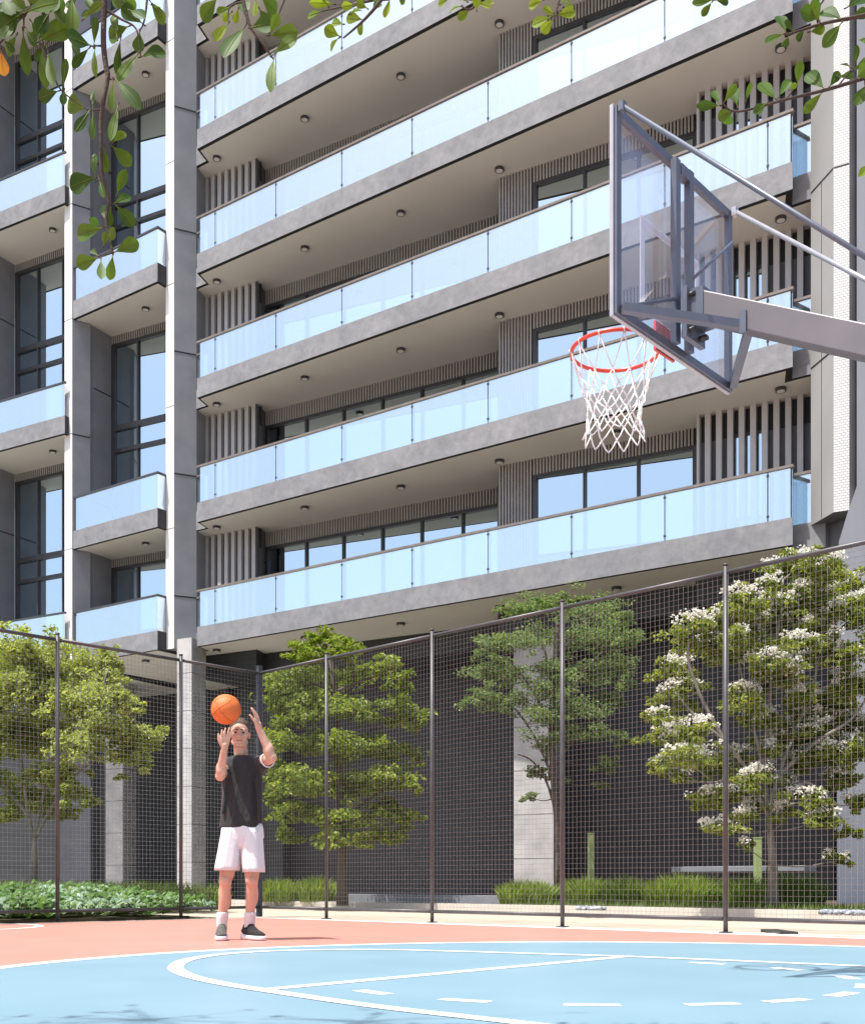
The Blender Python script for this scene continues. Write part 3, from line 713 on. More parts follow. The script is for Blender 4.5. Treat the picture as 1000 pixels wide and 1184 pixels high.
# slim bollards and bench behind the hedge
def bollard(px, Y, z0, z1, label):
    a = atY(px, 900, Y); t = thing('bollard', label, 'bollard', (a.x, a.y, .1), 'slim bollards by the podium')
    m_ = MB(); m_.box((a.x,a.y,(.30+z1-.02)/2), (.115,.115,z1-.02-.30)); m_.build('post', 'bollard_green', t, bevel=.008)
    m_ = MB(); m_.box((a.x,a.y,.20), (.15,.15,.198)); m_.build('base', 'frame_metal', t)
    m_ = MB(); m_.box((a.x,a.y,z1-.0095), (.125,.125,.02)); m_.build('cap', 'bollard_green', t)
bollard(683, 21.4, .1, 1.40, 'slim olive green bollard behind the hedge beside the dark-trunked tree')
bollard(875.5, 19.0, .1, 1.22, 'slim olive green bollard beside the trunk of the flowering tree')
a = atY(783,1003,20.6); b = atY(936,1003,18.9)
t = thing('bench', 'long low pale concrete bench behind the hedge and flowering tree', 'bench', ((a.x+b.x)/2,(a.y+b.y)/2,.1))
m_ = MB(); m_.bar((a.x,a.y,.70), (b.x,b.y,.70), .45, .10); m_.build('seat', 'pale_step', t, bevel=.01)
for s in (.06,.5,.94):
    p = a+(b-a)*s; m_ = MB(); m_.bar((p.x,p.y,.375), (p.x+.001,p.y+.12,.375), .3, .549); m_.build('leg', 'mid_grey_wall', t)
# ------------------------------------------------------------------ basketball hoop
HV = Vector((0.667,0.745,0)).normalized(); HN = Vector((-0.745,0.667,0)).normalized()
Bc = Vector((1.117,5.26,0)); BW, B0, B1 = 1.047, 2.90, 3.788
hoop = thing('basketball_hoop', 'basketball hoop with clear framed backboard, red rim and white net on a grey arm', 'basketball hoop', (Bc.x-1.6*HN.x, Bc.y-1.6*HN.y, 0))
hp = lambda s, n, z: Bc+HV*s+HN*n+Z3*z           # along the board, out towards the court, height
AXB = (HV, HN, Z3)
w = .036
m_ = MB()
for s in (-1,1): m_.box(hp(s*(BW/2-w/2),-.012,(B0+B1)/2), (w,.026,B1-B0), AXB)
m_.box(hp(0,-.012,B1-w/2), (BW-2*w,.026,w), AXB); m_.box(hp(0,-.012,B0+w/2), (BW-2*w,.026,w), AXB)
bb = MB(); bb.box(hp(0,.009,(B0+B1)/2), (BW-.012,.012,B1-B0-.012), AXB)
board = bb.build('backboard', 'board_glass', hoop)
fr_ = m_.build('frame', 'hoop_steel', board)
m_ = MB()                                           # white edge trim of the glass, seen at the left and lower edges
for s in (-1,1): m_.box(hp(s*(BW/2+.004),-.002,(B0+B1)/2), (.007,.018,B1-B0+.016), AXB)
for z in (B0-.004,B1+.004): m_.box(hp(0,-.002,z), (BW-.004,.018,.007), AXB)
m_.build('edge_trim', 'rod_steel', board)
m_ = MB()                                           # target rectangle painted on the glass
tw, tz0, tz1, tl = .53, 3.03, 3.45, .036
for s in (-1,1): m_.box(hp(s*(tw/2-tl/2),.0185,(tz0+tz1)/2), (tl,.004,tz1-tz0), AXB)
for z in (tz0+tl/2, tz1-tl/2): m_.box(hp(0,.0185,z), (tw-2*tl,.004,tl), AXB)
m_.build('target_square', 'target_white', board)
m_ = MB()                                           # twin uprights behind the glass
for s in (-.062,.062):
    m_.box(hp(s,-.043,(B0+B1)/2), (.040,.030,B1-B0-.05), AXB)
m_.box(hp(0,-.043,B1-.06), (.076,.04,.05), AXB)
m_.build('upright', 'hoop_steel', hoop)
m_ = MB(); m_.box(hp(0,-.10,3.045), (.17,.026,.23), AXB)
m_.box(hp(0,-.145,3.07), (.11,.065,.16), AXB)
m_.build('mounting_plate', 'hoop_steel', hoop)
m_ = MB()
for s in (-.06,.06):
    for z in (2.965,3.125): m_.tube([hp(s,-.09,z), hp(s,-.14,z)], .011, 8)
m_.tube([hp(.03,-.10,2.955), hp(.03,-.15,2.955)], .012, 10)
m_.build('bolt', 'bolt_black', hoop)
# sloping box arm
a0, a1 = hp(0,-.13,3.085), hp(0,-1.72,2.235)
m_ = MB(); m_.bar(a0, a1, .10, .122); m_.build('arm', 'arm_steel', hoop, bevel=.006)
# lower brace from both board corners to the arm
ap = hp(0,-.375,2.915)
for s in (-1,1):
    m_ = MB(); m_.bar(hp(s*(BW/2-.02),-.04,B0+.022), ap+HV*s*.0, .036, .036); m_.build('brace', 'hoop_steel', hoop)
m_ = MB(); m_.bar(hp(-.056,-.372,2.87), hp(-.056,-.372,2.965), .012, .03, up=HN); m_.build('brace_clamp', 'hoop_steel', hoop)
# stay rods from the upper corners down to the arm end
for s in (-1,1):
    m_ = MB(); m_.tube([hp(s*(BW/2-.012),-.045,B1-.01), hp(s*.055,-1.55,2.37)], .0105, 10)
    m_.box(hp(s*(BW/2-.012),-.045,B1-.012), (.03,.024,.04), AXB); m_.build('stay_rod', 'rod_steel' if s>0 else 'hoop_steel', hoop)
# thin diagonals behind the board
for s in (-1,1):
    m_ = MB(); m_.tube([hp(s*.075,-.055,3.12 if s<0 else 3.27), hp(s*(BW/2-.03),-.04,2.93 if s<0 else 3.62)], .008, 8); m_.build('diagonal', 'hoop_steel', hoop)
# pole beside the court
m_ = MB(); pc = hp(0,-1.75,0); m_.box((pc.x,pc.y,1.26), (.16,.16,2.46), AXB); m_.box((pc.x,pc.y,.016), (.42,.42,.03), AXB); m_.build('pole', 'arm_steel', hoop, bevel=.01)
# rim, bracket and net
RC = Vector((.884,5.478,3.028)); RR = .2145
m_ = MB(); n = 56
ring = []
for i in range(n):
    a = 2*math.pi*i/n; c = RC+Vector((math.cos(a),math.sin(a),0))*RR; o = Vector((math.cos(a),math.sin(a),0))
    ring.append([c+(o*math.cos(t)+Z3*math.sin(t))*.0095 for t in [2*math.pi*q/10 for q in range(10)]])
vs = [p for r_ in ring for p in r_]; fs = []
for i in range(n):
    for q in range(10):
        fs.append((i*10+q, ((i+1)%n)*10+q, ((i+1)%n)*10+(q+1)%10, i*10+(q+1)%10))
m_.add(vs, fs, 0, True)
rim = m_.build('rim', 'rim_red', hoop)
m_ = MB()
m_.box(hp(0,.052,2.985), (.17,.012,.135), AXB)
for s in (-1,1): m_.bar(hp(s*.055,.055,2.995), RC+HV*s*.055-HN*(RR-.012)+Vector((0,0,-.006)), .018, .03)
m_.bar(hp(0,.055,2.945), RC-HN*(RR)+Vector((0,0,-.012)), .08, .010)
m_.build('bracket', 'rim_red', rim)
m_ = MB()                                           # net: twelve cords crossing in diamonds, loops at the foot
NL = 12
lev = [(0,.2145),(.055,.196),(.145,.165),(.205,.143),(.262,.130),(.318,.126),(.372,.134),(.425,.150)]
sway = lambda z: Vector((-.010*z/.4, .004*z/.4, 0))
def npt(i, l):
    dz, r = lev[l]; a = 2*math.pi*(i)/NL
    return RC+Vector((math.cos(a)*r, math.sin(a)*r, -dz-.006))+sway(dz)+Vector((math.sin(i*5.1+l)*.005, math.cos(i*3.7+l)*.005, math.sin(i*2.3+l*1.7)*.006))
for i in range(NL):
    for s in (-.5,.5):
        ps = [npt(i,0), npt(i+s,2)]
        m_.tube([ps[0], ps[0]*.5+ps[1]*.5+Vector((0,0,-.006)), ps[1]], .0032, 6)
        off = .5
        for l in (2,3,4,5,6):
            o0 = .5 if l % 2 == 0 else 0.0
            p, q = npt(i+o0,l), npt(i+o0+s,l+1); mid = (p+q)/2+Vector((0,0,-.006))+(((p+q)/2-RC)*Vector((1,1,0))).normalized()*.003
            m_.tube([p,mid,q], .0034, 6)
for i in range(NL):
    for l in (2,4,6):
        o0 = .5 if l % 2 == 0 else 0
        m_.ball(npt(i+o0,l), .006, nu=6, nv=4)
    m_.tube([RC+Vector((math.cos(2*math.pi*i/NL)*(RR+.0), math.sin(2*math.pi*i/NL)*RR, .011)), RC+Vector((math.cos(2*math.pi*i/NL)*(RR+.012), math.sin(2*math.pi*i/NL)*(RR+.012), 0)), npt(i,0)+Vector((0,0,-.008))], .003, 6)
m_.build('net', 'net_cord', hoop)
# ------------------------------------------------------------------ basketball and player
PY = 9.28
def pp(px, py, dy=0.0): return atY(px, py, PY+dy)
bcen = atY(261.6, 820.3, 9.02)
m_ = MB(); rb_ = .1195
m_.ball((0,0,0), rb_, nu=40, nv=24)
Q = Matrix.Rotation(.5,3,'X') @ Matrix.Rotation(.9,3,'Y') @ Matrix.Rotation(.35,3,'Z')
def seam(fn, n=64):
    ps = [Q @ fn(2*math.pi*i/n) for i in range(n+1)]
    ms.tube([p.normalized()*(rb_+.0002) for p in ps], .0013, 5, cap=False)
m_.v = [tuple(Vector(v)) for v in m_.v]
ball = tag(m_.build('basketball', 'ball_rubber'), 'orange basketball just leaving the raised hand of the player', 'basketball')
ball.location = bcen
ms = MB()
seam(lambda a: Vector((math.cos(a),math.sin(a),0))); seam(lambda a: Vector((math.cos(a),0,math.sin(a))))
for s in (-1,1): seam(lambda a: Vector((s*(.62+.28*math.cos(2*a)), .78*math.cos(a), .78*math.sin(a))))
sm_ = ms.build('seam', 'ball_seam'); sm_.parent = ball

def remeshed(mb, name, mat, parent, vox, smooth=3, loc=None):
    o = mb.build(name, mat, parent)
    r = o.modifiers.new('union', 'REMESH'); r.mode = 'VOXEL'; r.voxel_size = vox; r.use_smooth_shade = True
    if smooth:
        s = o.modifiers.new('soft', 'SMOOTH'); s.factor = .5; s.iterations = smooth
    return applied(o)
person = thing('person', 'player in black T-shirt and white shorts shooting the ball with both arms raised', 'person', (-1.56, PY, 0))
b = MB()
# trunk core
hipR, hipL = pp(270.5,968,.0), pp(291,968,.0)
neck0, neck1 = pp(280,884,.02), pp(278,862,-.01)
b.capsule(pp(276,955,.0), pp(276,905,.0), .085, .09); b.capsule(pp(285,955,.0), pp(285,905,.0), .085, .09); b.capsule(pp(272,897,.0), pp(289,896,.0), .085, .085)
b.capsule(neck0, neck1, .062, .054)
b.capsule(neck0+Vector((-.02,0,.0)), pp(264,886,.01), .055, .06); b.capsule(neck0+Vector((.02,0,0)), pp(297,885,.01), .055, .06)
# legs
kR, aR = pp(261.0,1018,-.03), pp(257.2,1064,.03)
kL, aL = pp(291.5,1018,-.03), pp(289.0,1064,.04)
for h, k, a, s in ((hipR,kR,aR,-1),(hipL,kL,aL,1)):
    b.capsule(h, k+(h-k)*.08, .088, .058)
    b.ball(k+Vector((0,-.012,.0)), (.053,.055,.062))
    cm = k+(a-k)*.30
    b.capsule(k+Vector((0,.0,-.01)), a, .050, .036)
    b.ball(cm+Vector((s*.006,.028,-.01)), (.049,.050,.115))
    b.ball(cm+Vector((s*-.006,.020,-.04)), (.045,.045,.11))
# arms
shR, elR, wrR = pp(261.5,884.5,-.01), pp(254.8,897.5,-.22), pp(259.6,866,-.33)
shL, elL, wrL = pp(299.5,883,-.01), pp(314.6,876,-.23), pp(299.6,842,-.27)
for sh, el, wr in ((shR,elR,wrR),(shL,elL,wrL)):
    b.ball(sh, (.062,.062,.066)); b.capsule(sh, el, .056, .041)
    b.ball(sh+(el-sh)*.5+Vector((0,-.012,.006)), .050); b.ball(el, .039)
    b.capsule(el, wr, .040, .027); b.ball(el+(wr-el)*.26, (.043,.043,.065))
# head
hc = pp(277.2,849.2,-.03)
fwd = Vector((.14,-.97,.03)).normalized(); hx = Vector((fwd.y*-1,fwd.x,0)).normalized()*1; hx = Vector((-fwd.y,fwd.x,0)).normalized(); hu = hx.cross(fwd).normalized()*-1
if hu.z < 0: hu = -hu
AXH = (hx, fwd, hu)
hp_ = lambda x, f, u: hc+hx*x+fwd*f+hu*u
b.ball(hp_(0,-.008,.030), (.076,.094,.088), AXH, 22, 14)
b.ball(hp_(0,.022,-.035), (.060,.070,.075), AXH, 20, 12)
b.ball(hp_(0,.052,-.088), (.030,.030,.026), AXH)
b.capsule(hp_(-.045,.0,-.062), hp_(-.02,.055,-.088), .024, .022); b.capsule(hp_(.045,.0,-.062), hp_(.02,.055,-.088), .024, .022)
b.capsule(hp_(0,.082,.012), hp_(0,.104,-.026), .010, .014); b.ball(hp_(.010,.094,-.030), .010); b.ball(hp_(-.010,.094,-.030), .010)
b.capsule(hp_(-.038,.072,.024), hp_(.038,.072,.024), .013, .013)
for s in (-1,1):
    b.ball(hp_(s*.042,.056,-.022), (.024,.024,.020), AXH)
    b.ball(hp_(s*.077,-.012,-.004), (.010,.020,.032), AXH)
b.capsule(hp_(-.018,.080,-.058), hp_(.018,.080,-.058), .009, .009); b.capsule(hp_(-.014,.079,-.068), hp_(.014,.079,-.068), .009, .009)
b.capsule(hp_(0,.0,-.075), neck0, .052, .06)
# hands
def hand(wr, up, across, pn, lens, curl, thumb_side, spread=.10):
    # up: wrist to knuckles; across: little finger -> index; pn: palm normal (curl direction)
    up, across, pn = up.normalized(), across.normalized(), pn.normalized()
    k0 = wr+up*.085
    b.capsule(wr-up*.01, wr+up*.03, .026, .028)
    for q in (-.028,-.010,.009,.027):
        b.capsule(wr+up*.022+across*q*.6, k0+across*q, .0155, .0125, 10)
    tips = []
    for i, (q, L) in enumerate(zip((-.030,-.011,.010,.030), lens)):
        p = k0+across*q; d = (up+across*(q/.03)*spread).normalized(); c = curl[i]
        segs = (.46,.30,.24); r = (.0098,.0090,.0082,.0072); ang = c*.5
        for j in range(3):
            dd = (d*math.cos(ang)+pn*math.sin(ang)).normalized()
            e = p+dd*L*segs[j]; b.capsule(p, e, r[j], r[j+1], 10); p = e; ang += c
    t0 = wr+up*.030+across*thumb_side*.024; d = (up*.62+across*thumb_side*.70+pn*.30).normalized()
    t1 = t0+d*.040; d2 = (up*.85+across*thumb_side*.35+pn*.35).normalized(); t2 = t1+d2*.032; t3 = t2+(d2+pn*.3).normalized()*.024
    b.capsule(t0, t1, .0150, .0115, 10); b.capsule(t1, t2, .0112, .0098, 10); b.capsule(t2, t3, .0098, .0078, 10)
upR = (pp(262.0,846.5,-.36)-wrR)
hand(wrR, upR, Vector((.92,.30,.05)), Vector((.28,.30,.85)), (.064,.078,.084,.076), (.30,.26,.24,.22), -1, .22)
upL = (pp(296.4,826.5,-.29)-wrL)
hand(wrL, upL, Vector((-.20,-.95,.02)), Vector((-.90,.15,.15)), (.062,.076,.082,.074), (.38,.30,.24,.20), 1, .16)
body = remeshed(b, 'body', 'skin', person, .0048, 4)
# eyes, brows, mouth
for s in (-1,1):
    m_ = MB(); m_.ball(hp_(s*.031,.076,.004), (.012,.0085,.0062), AXH, 10, 6); m_.build('eye', 'eye_dark', person)
    m_ = MB(); m_.capsule(hp_(s*.014,.086,.026), hp_(s*.048,.074,.027), .0050, .0040, 8); m_.build('eyebrow', 'hair_brown', person)
m_ = MB(); m_.capsule(hp_(-.020,.085,-.063), hp_(.020,.085,-.063), .006, .006, 8); m_.build('mouth', 'lip', person)
h_ = MB()
h_.ball(hp_(0,-.020,.060), (.0815,.0930,.080), AXH, 22, 14)
h_.ball(hp_(0,-.060,.005), (.070,.050,.075), AXH)
for s in (-1,1): h_.ball(hp_(s*.062,-.010,.040), (.020,.045,.045), AXH)
for i in range(26):
    a = R.uniform(-1.3,1.3); rr = R.uniform(.2,1)
    p = hp_(.066*math.sin(a), .035*math.cos(a)*rr-.01, .112-.035*abs(math.sin(a)))
    h_.capsule(p, p+(fwd*.028+hu*.014+hx*R.uniform(-.012,.012)), .010, .004, 8)
remeshed(h_, 'hair', 'hair_brown', person, .0045, 1)
# shirt: boxy tee built from rings, sleeves merged in
def ering(c, rx, ry, n=36, ph=0, amp=0, fr=7):
    return [c+Vector((math.cos(2*math.pi*k/n)*rx*(1+amp*math.sin(fr*2*math.pi*k/n+ph)), math.sin(2*math.pi*k/n)*ry*(1+amp*math.sin(fr*2*math.pi*k/n+ph+.6)), 0)) for k in range(n)]
s_ = MB()
s_.rings([ering(pp(279.2,957.5), .174,.125, 36, .2, .028, 6), ering(pp(279.5,940), .168,.124, 36, .6, .020, 6), ering(pp(280,920), .162,.125, 36, 1.2, .015, 5), ering(pp(280,903), .166,.128), ering(pp(280.2,888), .168,.124), ering(pp(280.3,879), .148,.104), ering(pp(280,874), .085,.078)])
for sh, el, r0, r1, fr in ((shR,elR,.080,.080,.62),(shL,elL,.080,.080,.56)):
    e_ = sh+(el-sh)*fr
    s_.capsule(sh+Vector((0,.01,-.012)), e_, r0, r1*.62, 18)
    s_.capsule(sh+Vector((.0,.0,-.03)), sh+(el-sh)*fr*.8+Vector((0,0,-.022)), .068, .050, 16)
for q in range(7):                                   # drape folds
    x = R.uniform(262,298); t = R.uniform(-5,5)
    s_.capsule(pp(x,R.uniform(890,905),-.122+.0008*abs(x-280)*1.6), pp(x+t,R.uniform(935,952),-.118+.0008*abs(x-280)*1.6), .012, .018, 10)
shirt = remeshed(s_, 'shirt', 'shirt_black', person, .0075, 4)
m_ = MB()                                            # white cuff edge on the raised sleeve
dL = (elL-shL).normalized(); cc = shL+(elL-shL)*.68; u = dL.orthogonal().normalized(); v_ = dL.cross(u)
m_.tube([cc+(u*math.cos(t)+v_*math.sin(t))*.0565+Vector((0,0,-.004)) for t in [2*math.pi*i/24 for i in range(25)]], .0055, 6, cap=False)
m_.build('sleeve_trim', 'shorts_white', shirt)
# shorts: two open flared legs joined at the hips, wall thickness shown at the hem
sh_ = MB()
def leg_tube(c0, c1, rx0, ry0, rx1, ry1, ph):
    out = []
    for i in range(11):
        t = i/10; c = c0+(c1-c0)*t
        out.append(ering(c, rx0+(rx1-rx0)*t, ry0+(ry1-ry0)*t, 48, ph+t*.8, .012+.030*t, 7))
    inn = [ering(c1+Vector((0,0,.0))+(c0-c1)*.0, rx1-.008, ry1-.008, 48, ph+.8, .042, 7), ering(c1+(c0-c1)*.5, rx1-.03, ry1-.03, 48, ph, .02, 7)]
    sh_.rings(out+inn, 0, True)
leg_tube(pp(270.5,958), pp(262.5,1006.5,-.02), .098,.118, .101,.125, .3)
leg_tube(pp(289.5,958), pp(294.0,1008.5,-.02), .098,.118, .089,.122, 1.7)
sh_.rings([ering(pp(280,952.5), .166,.117, 40), ering(pp(280,958), .171,.122, 40, .3, .02, 9), ering(pp(280,968), .176,.126, 40, .6, .02, 9), ering(pp(280,976), .150,.108, 40), ering(pp(280,982), .10,.08, 40)])
sh_.build('shorts', 'shorts_white', person)
# socks and shoes
for k, a, s in ((kR,aR,-1),(kL,aL,1)):
    d = (a-k).normalized(); top = Vector((a.x,a.y,.215)); m_ = MB()
    c = lambda z: a+(k-a)*((z-a.z)/(k.z-a.z))
    m_.rings([ering(c(.222), .0455,.050, 20), ering(c(.214), .049,.0535, 20), ering(c(.17), .046,.050, 20), ering(c(.12), .044,.050, 20), ering(c(.08), .045,.052, 20)])
    m_.build('sock', 'sock_white', person)
def shoe(ank, yaw, mat, lab, toe=.205, heel=.085):
    f = Vector((math.sin(yaw), -math.cos(yaw), 0)); sd = Vector((-f.y, f.x, 0)); base = Vector((ank.x, ank.y, 0))
    sh = MB()
    prof = [(-heel,.030,.050,.086),(-heel+.02,.036,.034,.128),(-.03,.039,.032,.150),(.02,.040,.032,.140),(.055,.042,.032,.112),(.10,.045,.032,.086),(.15,.044,.032,.070),(.185,.036,.032,.060),(toe,.020,.034,.048)]
    rs = []
    for x, hw, zl, zu in prof:
        r_ = []
        for q in range(16):
            t = 2*math.pi*q/16; cx = math.copysign(abs(math.cos(t))**.75, math.cos(t)); cz = math.sin(t)
            zc = (zl+zu)/2; hz = (zu-zl)/2
            r_.append(base+f*x+sd*hw*cx*(1 if cz < .3 else .80)+Z3*(zc+hz*cz))
        rs.append(r_)
    sh.rings(rs); up_ = sh.build('shoe', mat, person)
    so = MB(); rs = []
    for x, hw in [(-heel-.012,.022),(-heel+.01,.038),(-.03,.042),(.03,.041),(.10,.047),(.16,.045),(.195,.034),(toe+.012,.014)]:
        zt_ = .040 if x < .02 else .034
        rs.append([base+f*x+sd*hw+Z3*.002, base+f*x+sd*(hw+.003)+Z3*.016, base+f*x+sd*hw+Z3*zt_, base+f*x-sd*hw+Z3*zt_, base+f*x-sd*(hw+.003)+Z3*.016, base+f*x-sd*hw+Z3*.002])
    so.rings(rs); so.build('sole', 'shoe_sole', up_)
    la = MB()
    for i in range(5):
        x = .005+i*.021; z = .142-i*.0165
        la.tube([base+f*x+sd*q*.026+Z3*(z+.004-abs(q)*.010) for q in (-1,-.5,0,.5,1)], .0032, 6)
    la.build('lace', 'bolt_black' if mat != 'shoe_grey_shaded' else 'shoe_grey', up_)
shoe(aR+Vector((.0,-.01,0)), .12, 'shoe_grey', 'grey'); shoe(aL+Vector((.0,-.01,0)), .72, 'shoe_grey_shaded', 'shaded grey')  # second shoe carries its shadow in the colour
# ------------------------------------------------------------------ trees, shrubs, ground cover
def rnd_dir(rr, upb=0.0):
    while True:
        v = Vector((rr.uniform(-1,1), rr.uniform(-1,1), rr.uniform(-1,1)))
        if .05 < v.length < 1: break
    v.normalize(); v.z += upb; return v.normalized()
def add_leaf(mb, c, nrm, ax, L, W, val, mi=0, bend=.18):
    # folded leaf: two quads along a midrib
    ax = (ax-nrm*ax.dot(nrm)); 
    if ax.length < 1e-4: ax = nrm.orthogonal()
    ax.normalize(); sd = nrm.cross(ax)
    a, b_ = c-ax*L/2, c+ax*L/2-nrm*L*bend
    m0 = c+nrm*L*.05
    mb.add([a, m0+sd*W/2+nrm*W*.15, b_, m0-sd*W/2+nrm*W*.15], [(0,1,2),(0,2,3)], mi, False, val)
def tree(name, label, Y, base_px, trunk, limbs, blobs, leaf_mat, L, W, dens, bark, seed, rt=.07, group=None, blossoms=None, droop=.0, upb=.7, depth=1.0, limb_r=.03, fill=0):
    rr = random.Random(seed)
    b0 = atY(base_px[0], base_px[1], Y); zb_ = .03 if base_px[0] < 250 else .10
    t = thing(name, label, 'tree', (b0.x, Y, zb_), group)
    P = lambda px, py, dy=0: atY(px, py, Y+dy)
    tm = MB()
    pts = [Vector((b0.x, Y, zb_-.03))]+[P(*q[:2], q[2] if len(q) > 2 else 0) for q in trunk]
    n = len(pts); tm.tube(pts, [rt*(1.25-.75*i/(n-1)) if i else rt*1.5 for i in range(n)], 10)
    ends = []
    for lb in limbs:
        ps = [P(q[0],q[1],q[2] if len(q)>2 else 0) for q in lb]
        sm = catmull3(ps, 5); k = len(sm)
        tm.tube(sm, [limb_r*(1-.75*i/(k-1))+.004 for i in range(k)], 7); ends += sm[2:]
    cents = []
    for q in blobs:
        x, y, rx, ry = q[:4]; dd = (q[4] if len(q) > 4 else rr.uniform(-.5,.5)*depth)
        c = P(x, y, dd); s = (Y+dd)/FP; cents.append((c, rx*s, ry*s))
        near = min(ends+pts[1:], key=lambda e_: (e_-c).length+max(0,(e_.z-c.z))*.8)
        mid = near*.5+c*.5+Vector((rr.uniform(-.08,.08),rr.uniform(-.08,.08),-.05))
        tm.tube(catmull3([near,mid,c],4), [.013,.012,.011,.010,.009,.008,.007,.006,.004], 5)
        for _ in range(5):
            e_ = c+Vector((rr.uniform(-1,1)*rx*s*.8, rr.uniform(-1,1)*rx*s*.7, rr.uniform(-.7,.8)*ry*s))
            tm.tube([mid*.3+c*.7, c*.5+e_*.5+Vector((0,0,-.02)), e_], [.007,.005,.002], 4)
    tm.build('trunk', bark, t)
    for _ in range(fill):                            # smaller inner clumps between the main ones
        (c1, rx1, ry1), (c2, rx2, ry2) = rr.sample(cents, 2)
        if (c1-c2).length < 1.5: cents.append((c1*.5+c2*.5+Vector((rr.uniform(-.15,.15), rr.uniform(-.4,.4), rr.uniform(-.12,.12))), rx1*.62, ry1*.62))
    lm = MB(); fm = MB()
    for c, rx, ry in cents:
        rx, ry = rx*1.12, ry*1.12; cnt = int(dens*(rx*ry)**.75*190)
        sub = [(c+Vector((rr.gauss(0,.55)*rx, rr.gauss(0,.55)*rx, rr.gauss(0,.5)*ry)), rr.uniform(.32,.55)) for _ in range(max(4,int(cnt/34)))]
        for _ in range(cnt):
            sc, sr = rr.choice(sub)
            v = rnd_dir(rr)*(rr.random()**.45)
            p = sc+Vector((v.x*rx*sr, v.y*rx*sr, v.z*ry*sr*.85))
            out = (p-c); out.z *= .6
            nrm = (rnd_dir(rr, upb)+(out.normalized()*.35 if out.length > 1e-3 else Vector())).normalized()
            ax = Vector((v.x+rr.uniform(-.6,.6), v.y+rr.uniform(-.6,.6), v.z*.4-droop+rr.uniform(-.3,.3)))
            k = rr.uniform(.7,1.25)
            add_leaf(lm, p, nrm, ax, L*k, W*k, rr.random())
        if blossoms:
            for _ in range(int(blossoms*rx*rx*110)+3):
                a = rr.uniform(0,6.28); q = rr.random()**.5
                p = c+Vector((math.cos(a)*q*rx*.95, math.sin(a)*q*rx*.95, ry*(.30+.65*math.sqrt(max(0,1-q*q)))+rr.uniform(-.03,.05)))
                for _k in range(rr.randint(5,9)):
                    o = rnd_dir(rr,.4)*.055
                    for _l in range(2):
                        add_leaf(fm, p+o+rnd_dir(rr)*.012, rnd_dir(rr,.9), rnd_dir(rr), .036, .032, rr.random(), 0, .1)
    lm.build('crown', leaf_mat, t)
    if blossoms: fm.build('blossom', 'blossom', t)
    return t
def catmull3(P, k=8):
    out = []
    for i in range(len(P)-1):
        a, b_, c, d = P[max(i-1,0)], P[i], P[i+1], P[min(i+2,len(P)-1)]
        for j in range(k):
            t = j/k; out.append(0.5*((2*b_)+(c-a)*t+(2*a-5*b_+4*c-d)*t*t+(3*b_-a-3*c+d)*t**3))
    out.append(P[-1]); return out
GT = 'trees beyond the court fence'
tree('tree', 'olive leaved tree with a short forked grey trunk in the bed at the left', 17.6, (41,1046),
  [(40,1000),(40,968)], [[(40,970),(30,940),(12,918),(-8,890),(-20,860)], [(40,970),(48,930),(58,890),(62,840),(66,790)], [(42,968),(58,938),(80,905),(108,880),(140,865),(172,850)], [(58,905),(85,860),(112,815),(125,775)], [(34,945),(26,890),(22,820),(28,765)]],
  [(25,747,26,18),(55,762,26,16),(98,777,26,18),(124,764,12,15),(18,795,28,24),(58,800,30,22),(100,812,30,20),(143,806,14,9),(150,822,11,7),(128,838,26,12),(150,850,22,12),(172,853,16,13),(186,843,7,5),(145,872,20,10),(163,880,14,9),(20,850,26,20),(60,850,28,20),(95,862,22,13),(40,922,24,15),(14,940,18,9),(86,918,12,11),(102,930,9,7),(50,893,22,12),(-22,795,30,28),(-26,850,28,26),(-22,905,24,16),(80,895,13,9),(70,940,12,8),(-45,830,22,30),(120,790,16,10),(30,775,34,14),(-5,765,24,16)],
  'leaf_olive', .072, .042, 52, 'bark_grey', 3, rt=.062, group=GT, depth=1.9, upb=.55, fill=40)
tree('tree', 'bushy lime green tree with low layered foliage, right of the player', 19.4, (396,1044),
  [(396,985),(394,930),(390,860),(386,790),(380,745)], [[(395,960),(370,930),(340,910)], [(395,950),(425,925),(455,908)], [(391,880),(360,850),(325,828)], [(390,870),(430,845),(470,830)], [(387,800),(352,785),(335,775)], [(387,800),(425,785),(450,775)]],
  [(377,738,18,10),(352,757,26,10),(398,752,24,9),(338,786,26,13),(378,786,32,13),(424,776,30,12),(452,768,14,9),(465,792,16,11),(325,818,20,17),(362,820,32,15),(412,820,34,14),(458,824,24,13),(482,838,9,8),(318,855,16,15),(350,858,30,15),(400,862,34,14),(452,866,26,13),(483,880,8,6),(320,895,16,15),(350,900,30,14),(398,905,34,14),(450,902,28,13),(478,912,10,8),(316,925,12,13),(350,940,26,13),(398,943,34,12),(450,938,24,12),(342,968,16,9),(390,970,28,9),(438,966,22,9),(470,945,10,8)],
  'leaf_lime', .088, .052, 24, 'bark_brown', 5, rt=.07, group=GT, depth=1.3, droop=.25, upb=.8)
